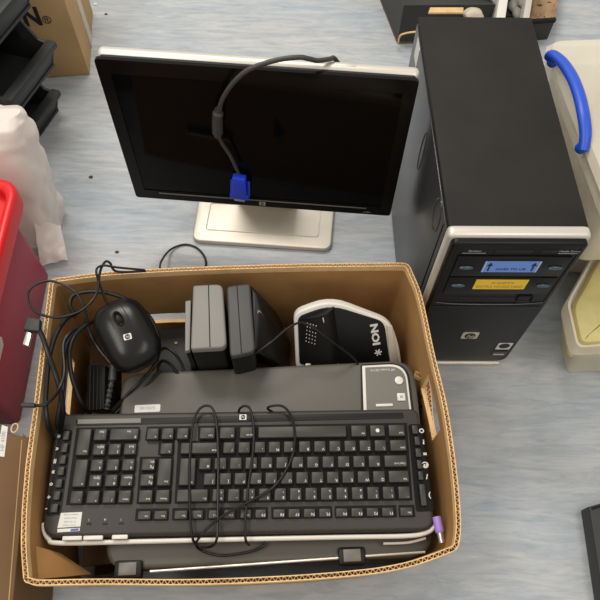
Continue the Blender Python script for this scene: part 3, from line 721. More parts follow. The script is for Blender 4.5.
CN = thing('cable_connector', 'grey black lead connector lying below the mouse beside the power adapter', 'connector', W(110, 385, .17))
b = NB(); add_tube(b, [W(114, 362, .195), W(112, 380, .188)], .0055, 12, n=2); add_tube(b, [W(112, 380, .188), W(109, 396, .18), W(107, 409, .172)], lambda t: .0036 + .0008 * math.sin(t * 40), 12, n=14); obj('connector_body', b, 'cable_grey', CN, True)
b = NB()
for t in (.2, .5, .8):
    p = W(112, 380, .188).lerp(W(107, 409, .172), t); add_tube(b, [p - Vector((.001, .002, 0)), p + Vector((.001, -.002, 0))], .0052, 12, n=2)
obj('strain_relief', b, 'dark_case', CN, True)

# ================================================================== monitor
MA, MT = -.0566, .0329
MOr = Vector((-.0742, .735, 0))
MN = thing('computer_monitor', 'black widescreen monitor with silver casing standing on the floor behind the box', 'monitor', MOr, MA)
pO = ROOTM[MN.name].inverted() @ Vector((-.0704, .6863, .137))
PM = Matrix.Translation(pO) @ Matrix.Rotation(-MT, 4, 'X')     # panel: x along width, z up, -y faces the viewer
def PP(u, v, d=0): return PM @ Vector((u, d, v))
def pout(w0, w1, v0, v1, r, d): return round_poly([PP(w0, v0, d), PP(w1, v0, d), PP(w1, v1, d), PP(w0, v1, d)], r, 5)
py_ = PM.to_3x3() @ Vector((0, 1, 0))
# bezel as a frame
def frame_mesh(b, o, i, vec, mi=0):
    n = len(o); A = [b.verts.new(p) for p in o]; B = [b.verts.new(p) for p in i]; C = [b.verts.new(p + vec) for p in o]; E = [b.verts.new(p + vec) for p in i]
    for k in range(n):
        l = (k + 1) % n
        for q in ((A[k], A[l], B[l], B[k]), (A[k], C[k], C[l], A[l]), (B[k], B[l], E[l], E[k]), (C[k], E[k], E[l], C[l])): b.faces.new(q).material_index = mi
b = NB(); frame_mesh(b, pout(-.2235, .2232, 0, .2905, .006, 0), pout(-.2055, .2045, .0205, .266, .001, .0008), py_ * .006)
bmesh.ops.recalc_face_normals(b, faces=b.faces)
obj('bezel', b, 'black_gloss', MN, angle=30)
b = NB(); add_prism(b, pout(-.2065, .2055, .0195, .267, .001, .0022), py_, .006); obj('screen', b, 'screen', MN)
b = NB(); add_prism(b, pout(-.2205, .2205, .002, .2870, .006, .006), py_, .0085); obj('groove', b, 'dark_slot', MN)
b = NB(); add_prism(b, pout(-.2252, .2248, -.001, .2890, .008, .0135), py_, .022, .010, 5); obj('housing', b, 'silver', MN, label='silver casing')
b = NB(); add_box(b, (.030, .006, .0015), PP(.122, .2888, .025), None, .0006); obj('top_button', b, 'silver_plate', MN)
badge(MN, 'badge', frame(PP(.0, .0085, -.0004), PM.to_3x3() @ Vector((1, 0, 0)), PM.to_3x3() @ Vector((0, 0, 1))), .0085)
b = NB(); add_text(b, 'w1907v', .0042, frame(PP(.182, .006, -.0004), PM.to_3x3() @ Vector((1, 0, 0)), PM.to_3x3() @ Vector((0, 0, 1)))); obj('lettering', b, 'dim_print', MN)
b = NB(); add_box(b, (.36, .0012, .0016), PP(.0, .0165, -.0008)); obj('chin_line', b, 'scan_panel', MN)
# neck and base
b = NB()
nb = [MN and Vector((-.06, .052, .008)), Vector((.06, .052, .008)), Vector((.06, .030, .16)), Vector((-.06, .030, .16))]
add_prism(b, nb, (0, 1, .1), .03, .006); obj('neck', b, 'silver', MN)
MNI = ROOTM[MN.name].inverted()
bq = [MNI @ W(x, y, .012) for x, y in ((191.5, 240), (331, 249.5), (335, 208), (197, 200))]
bq[2] = bq[2] + Vector((0, .10, 0)) * 1; bq[3] = bq[3] + Vector((0, .10, 0)); bq = [Vector((p.x, p.y, .001)) for p in bq]
b = NB(); add_prism(b, round_poly(bq, .018, 6), (0, 0, 1), .011, .003, 3); obj('base', b, 'silver_plate', MN)
rq = [MNI @ W(x, y, .012) for x, y in ((206, 229.5), (318, 237), (320.5, 209), (211, 203))]; rq = round_poly([Vector((p.x, p.y, .0122)) for p in rq], .006, 4)
b = NB(); add_tube(b, rq, .0012, 8, closed=True, raw=True); obj('base_recess', b, 'silver', MN)
# analogue video cable hanging over the screen
VC = thing('video_cable', 'grey monitor cable with blue plug draped over the screen top', 'cable', MOr, MA)
b = NB()
pl0 = _C * 0 + ROOTM[MN.name] @ PP(0, 0, 0); pln = (ROOTM[MN.name].to_3x3() @ py_)
def SP(px, py, d): return ROOTM[MN.name].inverted() @ V(px, py, pl0 + pln * d, pln)
vp = [PP(.118, .20, .052), PP(.115, .262, .046), PP(.106, .287, .0385), PP(.100, .2940, .028), SP(318, 60.6, .013), SP(309, 58.8, .006), SP(298, 57.3, .002), SP(275, 60.5, -.004), SP(250, 69, -.012), SP(234, 82, -.016), SP(223, 98, -.016), SP(218.5, 112, -.014)]
add_tube(b, vp, .0034, 12); vcab = obj('cord', b, 'cable_grey', VC)
b = NB(); add_tube(b, [SP(218.5, 109, -.014), SP(217.5, 118, -.014), SP(217.5, 128, -.014), SP(218, 136, -.013)], lambda t: .0082 if .12 < t < .88 else .0055, 14, n=6); obj('ferrite_bead', b, 'cable_grey', VC)
b = NB(); add_tube(b, [SP(218, 134, -.013), SP(222, 143, -.013), SP(231, 157, -.012), SP(238.5, 173, -.011)], .0028, 12); obj('cord', b, 'cable_grey', VC)
b = NB()
add_prism(b, round_poly([SP(233, 172.5, -.004), SP(246.5, 174.5, -.004), SP(247.5, 192, -.004), SP(233, 190, -.004)], .003, 3), -py_, .013, .002)
vpg = obj('plug', b, 'blue_plug', VC, label='bright blue plug')
b = NB(); add_prism(b, round_poly([SP(230.5, 190, -.005), SP(249.5, 192.5, -.005), SP(249.5, 196.5, -.005), SP(230.5, 194, -.005)], .002, 3), -py_, .010, .001); obj('plug_flange', b, 'blue_plug', vpg)
for x in (232, 248.5):
    b = NB(); add_tube(b, [SP(x, 180 + (x - 232) * .15, -.010), SP(x, 193 + (x - 232) * .15, -.010)], .0026, 10, n=2); obj('thumb_screw', b, 'blue_plug', vpg)
b = NB(); add_prism(b, round_poly([SP(234, 194, -.006), SP(246, 196, -.006), SP(245, 199, -.006), SP(235, 197.5, -.006)], .0015, 3), -py_, .007); obj('plug_shell', b, 'steel', vpg)

# ================================================================== tower
TA = .0293
TW = thing('computer_tower', 'tall black desktop computer tower with silver trimmed front standing right of the monitor', 'computer', (.2687, .6771, 0), TA)
w, d, h = .1788, .418, .3787
b = NB(); add_box(b, (w - .004, d - .016, h - .014), (0, .008, (h - .014) / 2 + .012), None, .004); obj('chassis', b, 'tower_black', TW)
b = NB(); add_box(b, (w, d - .014, .006), (0, .007, h - .003), None, .0025, 3); obj('top_panel', b, 'tower_top', TW)
b = NB(); add_box(b, (.003, d - .02, h - .03), (-w / 2 + .0012, .008, h / 2 + .002), None, .001)
sp = obj('side_panel', b, 'tower_side', TW)
b = NB(); add_tube(b, [Vector((-w / 2 - .0005, -.145 + .018 * math.cos(a), .335 + .028 * math.sin(a))) for a in [k * PI / 8 for k in range(16)]], .0013, 8, closed=True, n=3); obj('finger_recess', b, 'tower_side', sp)
b = NB(); add_tube(b, [Vector((-w / 2 - .0005, .0 + .010 * math.cos(a), .30 + .04 * math.sin(a))) for a in [k * PI / 8 for k in range(16)]], .0010, 8, closed=True, n=3); obj('finger_recess', b, 'tower_side', sp)
b = NB(); add_tube(b, [Vector((-w / 2 - .0005, -d / 2 + .03, .0)) + Vector((0, 0, .02)), Vector((-w / 2 - .0005, -d / 2 + .03, .36))], .0012, 6, n=2); obj('panel_seam', b, 'dark_slot', sp)
b = NB(); add_box(b, (.0006, .03, .035), (-w / 2 - .0006, .165, .345)); obj('sticker', b, 'paper', sp, label='white sticker on the side')
# front: silver surround
def fr(pts, r, y): return round_poly([Vector((x, y, z)) for x, z in pts], r, 5)
b = NB(); add_prism(b, fr([(-.0905, .004), (.0895, .004), (.0905, .3805), (-.0915, .3805)], .008, -.194), (0, -1, 0), .0175, .005, 3); obj('front_surround', b, 'silver', TW, label='silver front surround')
b = NB(); add_prism(b, fr([(-.0865, .012), (.0865, .012), (.0865, .3755), (-.0865, .3755)], [.02, .02, .008, .008], -.202), (0, -1, 0), .0185, .004, 3); fp_ = obj('front_panel', b, 'tower_black', TW)
YF = -.2205
def fbox(nm, x0, x1, z0, z1, dep, m_, bev=.0008, par=None, label=None):
    b = NB(); add_box(b, (x1 - x0, dep, z1 - z0), ((x0 + x1) / 2, YF - dep / 2 + .0004, (z0 + z1) / 2), None, bev); return obj(nm, b, m_, par or TW, label=label)
fbox('card_slot', -.030, .020, .3545, .3635, .001, 'dark_slot'); fbox('card_slot', .030, .052, .3545, .3635, .001, 'dark_slot')
b = NB(); mtF = lambda x, z, o=.0008: frame((x, YF - o, z), (1, 0, 0), (0, 0, 1))
for x, t in ((-.055, 'Pavilion'), (.066, 'Media Drive')):
    add_text(b, t, .0055, mtF(x, .3605))
add_box(b, (.03, .0004, .0007), (-.055, YF - .0006, .3555)); add_box(b, (.026, .0004, .0007), (.066, YF - .0006, .3555)); add_text(b, 'PC Series', .006, mtF(-.055, .045))
obj('lettering', b, 'dim_print', TW)
d1 = fbox('drive_door', -.074, .074, .302, .349, .003, 'tower_black'); d2 = fbox('drive_door', -.074, .074, .254, .298, .003, 'tower_black')
for (dd, zc) in ((d1, .325), (d2, .279)):
    for x in (-.058, .060):
        b = NB(); add_prism(b, [Vector((x + .0095 * math.cos(a), YF - .0024, zc + .0035 * math.sin(a))) for a in [k * PI / 10 for k in range(20)]], (0, -1, 0), .0022, .0008); obj('eject_button', b, 'glint', dd)
b = NB(); add_box(b, (.074, .0006, .026), (.001, YF - .0030, .327))
for s_ in (-1, 1):
    x = .001 + s_ * .029
    add_box(b, (.0022, .0004, .014), (x, YF - .0034, .3245), mi=1)
    add_prism(b, [Vector((x - .0042, YF - .0034, .330)), Vector((x + .0042, YF - .0034, .330)), Vector((x, YF - .0034, .3375))], (0, -1, 0), .0003, mi=1)
    add_box(b, (.0012, .0004, .026), (x + s_ * .0065, YF - .0033, .327), mi=2)
add_text(b, 'GOES TO UK', .0070, mtF(.002, .3215, .0034), mi=1)
obj('label', b, ['blue_label', 'black_print', 'paper'], d1, label='blue label with two up arrows')
b = NB(); add_box(b, (.072, .0006, .025), (.0, YF - .0030, .2815)); add_text(b, 'IF EMPTY', .0078, mtF(.002, .2855, .0034), mi=1); add_text(b, 'EXTRA PAGES HDD', .0074, mtF(0, .2760, .0034), mi=1)
obj('label', b, ['yellow_label', 'brown_paper'], d2, label='yellow label with two lines of writing')
fbox('floppy_slot', -.048, .046, .236, .2415, .0012, 'dark_slot'); fbox('floppy_button', .036, .058, .230, .247, .0016, 'dark_slot', .003)
b = NB(); add_tube(b, [Vector((-.078, YF - .0004, .226)), Vector((-.04, YF - .0010, .2215)), Vector((.04, YF - .0010, .2215)), Vector((.078, YF - .0004, .226))], .0012, 8); obj('panel_seam', b, 'tower_side', TW)
b = NB(); add_tube(b, [Vector((-.08, YF - .0002, .2135)), Vector((.08, YF - .0002, .2135))], .0009, 6, n=2); obj('panel_seam', b, 'dark_slot', TW)
for x in (-.079, .079):
    b = NB(); add_tube(b, [Vector((x, YF - .0002, .226)), Vector((x, YF - .0002, .368))], .0008, 6, n=2); obj('panel_seam', b, 'dark_slot', TW)
badge(TW, 'badge', mtF(-.001, .117, .0002), .021, mats=('silver', 'tower_black'))
b = NB(); add_box(b, (.024, .0006, .024), (.066, YF - .0005, .076)); add_cyl(b, .009, .0006, (.066, YF - .0006, .078), (0, -1, 0), 20, mi=1); obj('sticker', b, ['paper', 'tower_black'], TW, label='white square sticker with dark round mark')
b = NB(); add_box(b, (.024, .0006, .017), (.066, YF - .0005, .047)); add_box(b, (.018, .0004, .004), (.066, YF - .0008, .044), mi=1); obj('sticker', b, ['tower_side', 'silver'], TW, label='dark grey square sticker')
b = NB(); add_prism(b, fr([(-.085, .0), (.078, .0), (.078, .012), (-.085, .012)], .003, -.206), (0, -1, 0), .0185, .002); obj('foot_strip', b, 'silver', TW)

# ================================================================== left side things
# red crate
CR = thing('storage_crate', 'maroon plastic crate with bright red rounded lid at the left edge', 'crate', (-.62, .48, 0))
a = Vector((-.475, .622, 0)); c = Vector((-.460, .325, 0)); lx = Vector((-.34, -.01, 0))
def tri(z, o=0): return [Vector((p.x, p.y, z)) for p in (a + Vector((o, o, 0)), c + Vector((o, -o, 0)), c + lx + Vector((-o, -o, 0)), a + lx + Vector((-o, o, 0)))]
b = NB(); add_prism(b, round_poly(tri(.001), .014, 4), (0, 0, 1), .168, .002); cb_ = obj('body', b, 'maroon', CR, True)
b = NB(); lq = [W(21, 181, .205), W(-4, 292, .205), W(-150, 292, .205), W(-150, 176, .205)]; lq = [Vector((p.x, p.y, .168)) for p in lq]
lq[1] = Vector((-.455, .315, .168)); lq[2] = Vector((-.82, .315, .168)); lq[0] = Vector((-.470, .680, .168)); lq[3] = Vector((-.83, .680, .168))
lo = round_poly(lq, .04, 8); li = [p + (Vector((-.64, .47, .168)) - p).normalized() * .022 for p in lo]
frame_mesh(b, lo, li, Vector((0, 0, .036)))
bmesh.ops.recalc_face_normals(b, faces=b.faces); bmesh.ops.bevel(b, geom=[e for e in b.edges if all(v.co.z > .2 for v in e.verts) and len(e.link_faces) == 2 and e.calc_face_angle(0) > .8], offset=.008, segments=3, profile=.5, affect='EDGES')
obj('lid_rim', b, 'red', CR, True)
b = NB(); add_prism(b, [Vector((p.x, p.y, .172)) for p in li], (0, 0, 1), .008); obj('lid_panel', b, 'red', CR, True)
nrm = Vector((.342, .017, 0)).normalized()
def CF(px, py, o=.0): return V(px, py, a + nrm * (.0012 + o), nrm)
b = NB(); add_prism(b, [CF(0, 361), CF(3.5, 345), CF(2, 337), CF(-4, 336), CF(-4, 361)], -nrm, .0008); obj('sticker', b, 'paper', CR, True, label='white sticker on the maroon side')
b = NB(); add_prism(b, [CF(6.5, 257), CF(13, 256.5), CF(8.2, 248)], -nrm, .0008); obj('triangle_mark', b, 'red', CR, True)
# white bag
BG = NB()
rings = []
path = [(0.0, -.615, .735, .150, .062), (.04, -.615, .735, .150, .064), (.10, -.617, .738, .148, .060), (.17, -.615, .745, .148, .056), (.23, -.612, .75, .150, .050), (.262, -.612, .755, .150, .036), (.275, -.615, .757, .147, .014)]
NS = 96
for k in range(49):
    t = k / 48 * (len(path) - 1); i = min(int(t), len(path) - 2); f = t - i
    P_ = [path[i][j] * (1 - f) + path[i + 1][j] * f for j in range(5)]
    rg = []
    for s_ in range(NS):
        an = 2 * PI * s_ / NS; dx, dy = math.cos(an), math.sin(an)
        ex_ = (abs(dx) ** 3 + abs(dy) ** 3) ** (-1 / 3)
        bx_, by_ = P_[1] + dx * ex_ * P_[3], P_[2] + dy * ex_ * P_[4]
        q_ = Vector((bx_ * 14, by_ * 14, P_[0] * 9))
        fold = .012 * noise.noise(q_ * .7) + .013 * abs(noise.noise(q_ * 1.7 + Vector((3, 1, 5)))) + .003 * noise.noise(q_ * 5)
        rg.append(Vector((bx_ + dx * fold, by_ + dy * fold, P_[0] + .004 + .02 * noise.noise(Vector((bx_ * 9, by_ * 9, 4))) * P_[0] / .26)))
    rings.append(rg + [rg[0]])
add_sheet(BG, rings); BG.faces.new([BG.verts.new(p) for p in rings[-1][:-1]])
bmesh.ops.remove_doubles(BG, verts=BG.verts, dist=1e-5)
# drooping corner lying on the floor
g = []
c0, c1, c2, c3 = W(36, 225, .06), W(62, 228, .03), W(69, 262, .004), W(42, 268, .004)
for i in range(13):
    row = []
    for j in range(13):
        u, v = i / 12, j / 12
        p = c0.lerp(c1, u).lerp(c3.lerp(c2, u), v); p = p + Vector((0, 0, .012 * abs(noise.noise(p * 45)) + .006)); row.append(p)
    g.append(row)
add_sheet(BG, g)
tag(obj('plastic_bag', BG, 'bag', angle=50), 'crumpled whitish plastic bag slumped behind the red lidded crate', 'bag')
# stacking bins
def bin_(z, x, y, label, hh=.132):
    t = thing('stacking_bin', label, 'bin', (x, y, z), -.29, 'stacked dark grey bins')
    L_, Wd = .24, .165; th = .006
    b = NB()
    for yy in (-Wd / 2, Wd / 2 - th):       # side walls with the cut-away front
        prof = [(0.02, 0), (L_ - .02, 0), (L_, .055), (L_ - .03, .062), (L_ - .075, hh), (0, hh)]
        add_prism(b, [Vector((-L_ + a_, yy, c_)) for a_, c_ in prof], (0, 1, 0), th, .001)
    add_box(b, (L_ - .03, Wd - .002, th), (-L_ / 2 - .002, 0, th / 2)); add_box(b, (th, Wd, hh), (-L_ + th / 2 + .004, 0, hh / 2))
    obj('shell', b, 'bin_grey', t)
    b = NB(); add_prism(b, [Vector((-.022, -Wd / 2, 0)), Vector((-.022, Wd / 2, 0)), Vector((0, Wd / 2, .055)), Vector((0, -Wd / 2, .055))], (-1, 0, .2), th, .0015)
    obj('front_lip', b, 'bin_grey', t)
    b = NB(); add_box(b, (.022, Wd + .004, .014), (-.004, 0, .056), None, .004); obj('lip_rail', b, 'bin_grey', t)
    for yy in (-Wd / 2 + .004, Wd / 2 - .004):
        b = NB(); add_box(b, (L_ - .08, .018, .012), (-L_ + (L_ - .08) / 2, yy, hh - .007), None, .003); obj('top_rail', b, 'bin_grey', t)
        b = NB(); add_box(b, (.022, .012, hh - .06), (-.07, yy, hh / 2 + .026), None, .003); obj('corner_post', b, 'bin_grey', t)
bin_(0.0, -.552, .957, 'dark grey stacking bin at the bottom of its stack, behind the white bag')
bin_(.134, -.515, .945, 'dark grey stacking bin in the middle of its stack')
bin_(.268, -.515, .945, 'dark grey stacking bin at the top of its stack in the upper left corner')
# carton with printed letter
EB = thing('shipping_carton', 'tall tan carton with black printed letter N behind the dark bins', 'box', (-.70, 1.25, 0))
a = W(90, 75, 0); c = W(50, 78, 0); ex = (a - c).normalized(); ey = Vector((-ex.y, ex.x, 0))
q = [a, a - ex * .40, a - ex * .40 + ey * .22, a + ey * .22]
b = NB(); add_prism(b, [p + Vector((0, 0, .001)) for p in q], (0, 0, 1), .38, .003); obj('carton_body', b, 'kraft_tan', EB, True)
def EFp(px, py): return V(px, py, a - ey * .0006, ey)
c = EFp(34.8, 17.5)
b = NB(); add_text(b, 'ON', .058, frame(c - ex * .027, ex, (0, 0, 1)), sx=.85, bold=.0022); add_text(b, '®', .026, frame(EFp(47, 20.5), ex, (0, 0, 1)))
obj('lettering', b, 'black_print', EB, True)
b = NB(); add_box(b, (.0015, .035, .38), a + ey * .11 + ex * .0008 + Vector((0, 0, .19)), Matrix.Rotation(math.atan2(ex.y, ex.x), 3, 'Z')); obj('packing_tape', b, 'cream', EB, True)
# brown carton at lower left
LB = thing('brown_carton', 'brown carton with white label in the lower left corner, shade painted into its brown', 'box', (-.47, .14, 0))
a = W(29, 437, .15); c = W(13, 606, .15); a = Vector((a.x, a.y, 0)); c = Vector((c.x, c.y, 0))
e_ = (c - a).normalized(); f_ = Vector((e_.y, -e_.x, 0)); f_ = -f_ if f_.x > 0 else f_
k_ = W(0, 417, .15); k_ = Vector((k_.x, k_.y, 0))
q = [a, c, c + f_ * .25, k_ + Vector((-.16, 0, 0))]
b = NB(); add_prism(b, [p + Vector((0, 0, .001)) for p in q], (0, 0, 1), .15, .003); obj('carton_body', b, 'kraft_shaded', LB, True)
b = NB(); add_prism(b, [W(-3, 456, .1515), W(4.5, 457, .1515), W(8, 427, .1515), W(2, 425, .1515)], (0, 0, 1), .0005)
add_text(b, 'HP 4100', .008, frame(W(3, 441, .1524), W(4.2, 430, .152) - W(2.2, 452, .152), Vector((-1, 0, 0))), mi=1); obj('sticker', b, ['paper', 'dim_print'], LB, True, label='white label')
b = NB(); add_tube(b, [W(14.6, 428, .152) + Vector((.0045 * math.cos(t), .0065 * math.sin(t), 0)) for t in [k * PI / 6 for k in range(12)]], .0011, 6, closed=True, n=2); obj('finger_hole', b, 'kraft_edge', LB, True)
b = NB(); add_tube(b, [W(22, 440, .1512), W(9, 600, .1512)], .0009, 6, n=2); obj('flap_seam', b, 'kraft_tan', LB, True)
b = NB(); add_prism(b, [W(22, 432, .149), W(28.5, 440, .149), W(30, 452, .12), W(26, 446, .12)], (.3, 0, 1), .002); obj('corner_flap', b, 'kraft_tan', LB, True)

# ================================================================== behind the tower
BC = thing('black_carton', 'open black carton with tan flaps and crumpled paper behind the tower', 'box', (.40, 1.45, 0))
a = W(397, 44, 0); ex = Vector((1, .06, 0)).normalized(); ey = Vector((-.22, 1, 0)).normalized(); hh = .10
b = NB()
Wd, Dp = .21, .34; t_ = .005
def wl(p, q, h0, th=t_):
    dd = (q - p); n_ = Vector((-dd.y, dd.x, 0)).normalized() * th; return [p, q, q + n_, p + n_]
c0 = a; c1 = a + ex * Wd; c2 = c1 + ey * Dp; c3 = a + ey * Dp
for p, q in ((c0, c1), (c1, c2), (c2, c3), (c3, c0)):
    add_prism(b, [v + Vector((0, 0, .001)) for v in wl(p, q, hh)], (0, 0, 1), hh)
obj('carton_wall', b, 'dark_case', BC, True)
b = NB(); add_prism(b, [v + Vector((0, 0, .001)) for v in (c0, c1, c2, c3)], (0, 0, 1), .006); obj('carton_floor', b, 'kraft_tan', BC, True)
b = NB(); z1 = Vector((0, 0, hh)); add_prism(b, [c0 + z1, c1 + z1, c1 + ey * .05 + z1 + Vector((0, 0, -.02)), c0 + ey * .05 + z1 + Vector((0, 0, -.02))], (0, .1, 1), .004); obj('flap', b, 'dark_case', BC, True)
b = NB(); add_tube(b, [W(398, 44, .01), W(400, 36, .045), W(407, 33, .06), W(420, 31.5, .07), W(432, 31, .075)], .0022, 8); obj('torn_edge', b, 'kraft_edge', BC, True)
b = NB(); add_prism(b, [W(428, 14, .103), W(463, 14, .103), W(463, 9, .108), W(430, 9, .108)], (0, 0, 1), .004); obj('flap', b, 'kraft_edge', BC, True, label='tan torn flap')
b = NB(); add_box(b, (.035, .002, .02), W(405, 1, .08)); obj('sticker', b, 'paper', BC, True, label='white sticker')
PP_ = NB(); g = []
pc0 = a + ex * .02 + ey * .05
for i in range(25):
    row = []
    for j in range(31):
        p = a + ex * (.012 + (Wd - .024) * i / 24) + ey * (.055 + (Dp - .07) * j / 30); p = p + Vector((0, 0, .05 + .05 * noise.noise(p * 18) + .03 * abs(noise.noise(p * 50))))
        row.append(p)
    g.append(row)
add_sheet(PP_, g); tag(obj('packing_paper', PP_, 'brown_paper', smooth=False), 'crumpled brown packing paper inside the open black carton', 'paper')
b = NB(); c = W(474, 15, .09); bmesh.ops.create_icosphere(b, subdivisions=3, radius=.02)
for v in b.verts: v.co = Vector((v.co.x * 1.2, v.co.y * .9, v.co.z * .7)) * (1 + .3 * noise.noise(v.co * 60)) + c
tag(obj('crumpled_wrapper', b, 'cream'), 'small crumpled cream wrapper on the brown packing paper', 'wrapper')
# silver rail unit
RU = thing('silver_rack', 'pale silver slotted rail frame leaning behind the tower', 'rack', W(515, 20, 0))
for x0, x1, nm, m_, wd in ((500.5, 509, 'rail', 'white_plastic', .010), (526, 535, 'rail', 'silver', .007)):
    b = NB(); p, q = W(x0, 20, .12), W(x1 - 1, -30, .12); dv = (q - p); n_ = Vector((-dv.y, dv.x, 0)).normalized() * wd
    add_prism(b, [Vector((v.x, v.y, .02)) for v in (p + n_, p - n_, q - n_, q + n_)], (0, 0, 1), .10, .002); obj(nm, b, m_, RU, True)
b = NB(); p = [W(503, 20, .05), W(526, 20, .05), W(530, -30, .05), W(509, -30, .05)]; add_prism(b, [Vector((v.x, v.y, .001)) for v in p], (0, 0, 1), .06); obj('tray', b, 'bin_grey', RU, True)
for k, (x, y) in enumerate(((513, 6), (517, 13), (521, 2), (515, -2))):
    b = NB(); bmesh.ops.create_icosphere(b, subdivisions=2, radius=.014)
    c = W(x, y, .072)
    for v in b.verts: v.co = Vector((v.co.x * .8, v.co.y * 1.4, v.co.z * .7)) + c
    tag(obj('grey_fitting', b, 'grey_and_lit_top'), 'small grey fitting among others lying in the silver rack tray', 'fitting', 'grey fittings in the rack tray')
# shallow tray
TR = thing('shallow_tray', 'black shallow tray of brown bits between the tower and clear box', 'tray', W(540, 20, 0))
p = [W(530, 20, .06), W(556, 18, .06), W(562, -30, .06), W(536, -30, .06)]; p = [Vector((v.x, v.y, .0)) for v in p]
b = NB(); add_prism(b, [v + Vector((0, 0, .001)) for v in p], (0, 0, 1), .05); obj('base', b, 'dark_case', TR, True)
b = NB(); add_tube(b, [p[0] + Vector((0, 0, .055)), p[1] + Vector((0, 0, .055))], .006, 4, n=2); obj('front_rail', b, 'tower_black', TR, True)
g = []
for i in range(13):
    row = []
    for j in range(19):
        q = p[0].lerp(p[1], i / 12).lerp(p[3].lerp(p[2], i / 12), j / 18); row.append(q + Vector((0, 0, .055 + .012 * noise.noise(q * 60))))
    g.append(row)
b = NB(); add_sheet(b, g); o = tag(obj('brown_scraps', b, 'brown_paper', smooth=False), 'layer of brown scraps lying in the black shallow tray', 'scraps'); o['kind'] = 'stuff'

# ================================================================== right side clear boxes
def clear_box(t, x0, x1, y0, y1, z0, z1, rot, nm='wall', chamf=0.02):
    """translucent tub: slightly flared walls and a rolled lip"""
    b = NB(); c = Vector(((x0 + x1) / 2, (y0 + y1) / 2, 0)); R_ = Matrix.Rotation(rot, 3, 'Z')
    def ring(z, o): return [c + R_ @ (p - c) for p in round_poly([Vector((x0 - o, y0 - o, z)), Vector((x1 + o, y0 - o, z)), Vector((x1 + o, y1 + o, z)), Vector((x0 - o, y1 + o, z))], chamf, 5)]
    rs = [ring(z0 + .002, -.022), ring(z0 + .012, -.016), ring(z0 + .5 * (z1 - z0), -.009), ring(z1 - .03, -.004), ring(z1 - .028, .006), ring(z1, .008)]
    for r_ in rs: 
        for p in r_: pass
    add_sheet(b, [r_ + [r_[0]] for r_ in rs]); b.faces.new([b.verts.new(p) for p in rs[0]])
    bmesh.ops.remove_doubles(b, verts=b.verts, dist=1e-5)
    obj('tub', b, 'clear', t, True)
    return ring
# bottom tub of the stack and the lidded one above it with the blue handle
CB1 = thing('storage_tub', 'cream translucent tub under the clear box with blue handle', 'tub', (.585, .77, 0), 0, 'translucent storage tubs')
clear_box(CB1, .455, .76, .665, .92, 0, .155, .08)
b = NB(); add_box(b, (.20, .26, .10), (.61, .77, .056), Matrix.Rotation(-.1, 3, 'Z'), .01)
tag(obj('wrapped_bundle', b, 'cream'), 'pale wrapped bundle inside the lower translucent tub', 'bundle')
CB = thing('storage_box', 'clear lidded storage box with blue handle right of the tower', 'box', (.57, .77, .162), 0, 'translucent storage tubs')
z0, z1 = .162, .335
ring = clear_box(CB, .412, .74, .565, .885, z0, z1, .10)
b = NB(); lr = ring(z1 + .001, .012); lr2 = ring(z1 + .012, .006); lr3 = ring(z1 + .012, -.02); lr4 = ring(z1 + .006, -.03)
add_sheet(b, [r_ + [r_[0]] for r_ in (lr, lr2, lr3, lr4)]); b.faces.new([b.verts.new(p) for p in lr4]); bmesh.ops.remove_doubles(b, verts=b.verts, dist=1e-5)
lid_ = obj('lid', b, 'clear', CB, True)
b = NB(); cc = sum(lr4, Vector()) / len(lr4)
for u in (-.08, .04): 
    add_tube(b, [cc + Vector((u, -.14, .003)), cc + Vector((u + .02, .14, .003))], .003, 8, n=2)
add_tube(b, [cc + Vector((-.12, .03, .003)), cc + Vector((.12, .01, .003))], .003, 8, n=2); obj('lid_rib', b, 'clear', lid_, True)
b = NB(); add_box(b, (.20, .26, .11), (.60, .79, .225), Matrix.Rotation(-.1, 3, 'Z'), .01)
tag(obj('wrapped_bundle', b, 'cream'), 'pale wrapped bundle inside the clear box with the blue handle', 'bundle')
hz = .358
hp = [W(548.5, 58, hz - .012), W(552, 54.5, hz - .002), W(562, 62, hz + .004), W(572, 77, hz + .008), (W(579, 95, hz + .009)), W(583.5, 115, hz + .006), W(585.5, 135, hz - .004), W(583, 151, hz - .016)]
hs = smooth_path(hp, 8); b = NB(); g = []
for i, p in enumerate(hs):
    t = (hs[min(i + 1, len(hs) - 1)] - hs[max(i - 1, 0)]).normalized(); s_ = t.cross(Vector((0, 0, 1))).normalized(); f = i / (len(hs) - 1)
    wdt = .0095 * (1 - .25 * abs(2 * f - 1) ** 4); u_ = s_.cross(t)
    g.append([p + s_ * wdt * math.cos(k * PI / 6) + u_ * .007 * math.sin(k * PI / 6) for k in range(12)])
add_sheet(b, [r_ + [r_[0]] for r_ in g]); b.faces.new([b.verts.new(v) for v in g[0]]); b.faces.new([b.verts.new(v) for v in g[-1]])
bmesh.ops.remove_doubles(b, verts=b.verts, dist=1e-5)
hd = obj('handle', b, 'blue_handle', CB, True, label='curved blue clip handle', angle=60)
for x, y, zz in ((552.5, 62, hz - .014), (581, 148, hz - .020)):
    b = NB(); bmesh.ops.create_icosphere(b, subdivisions=2, radius=.009, matrix=Matrix.Translation(W(x, y, zz)))
    obj('handle_hinge', b, 'blue_handle', hd, True)
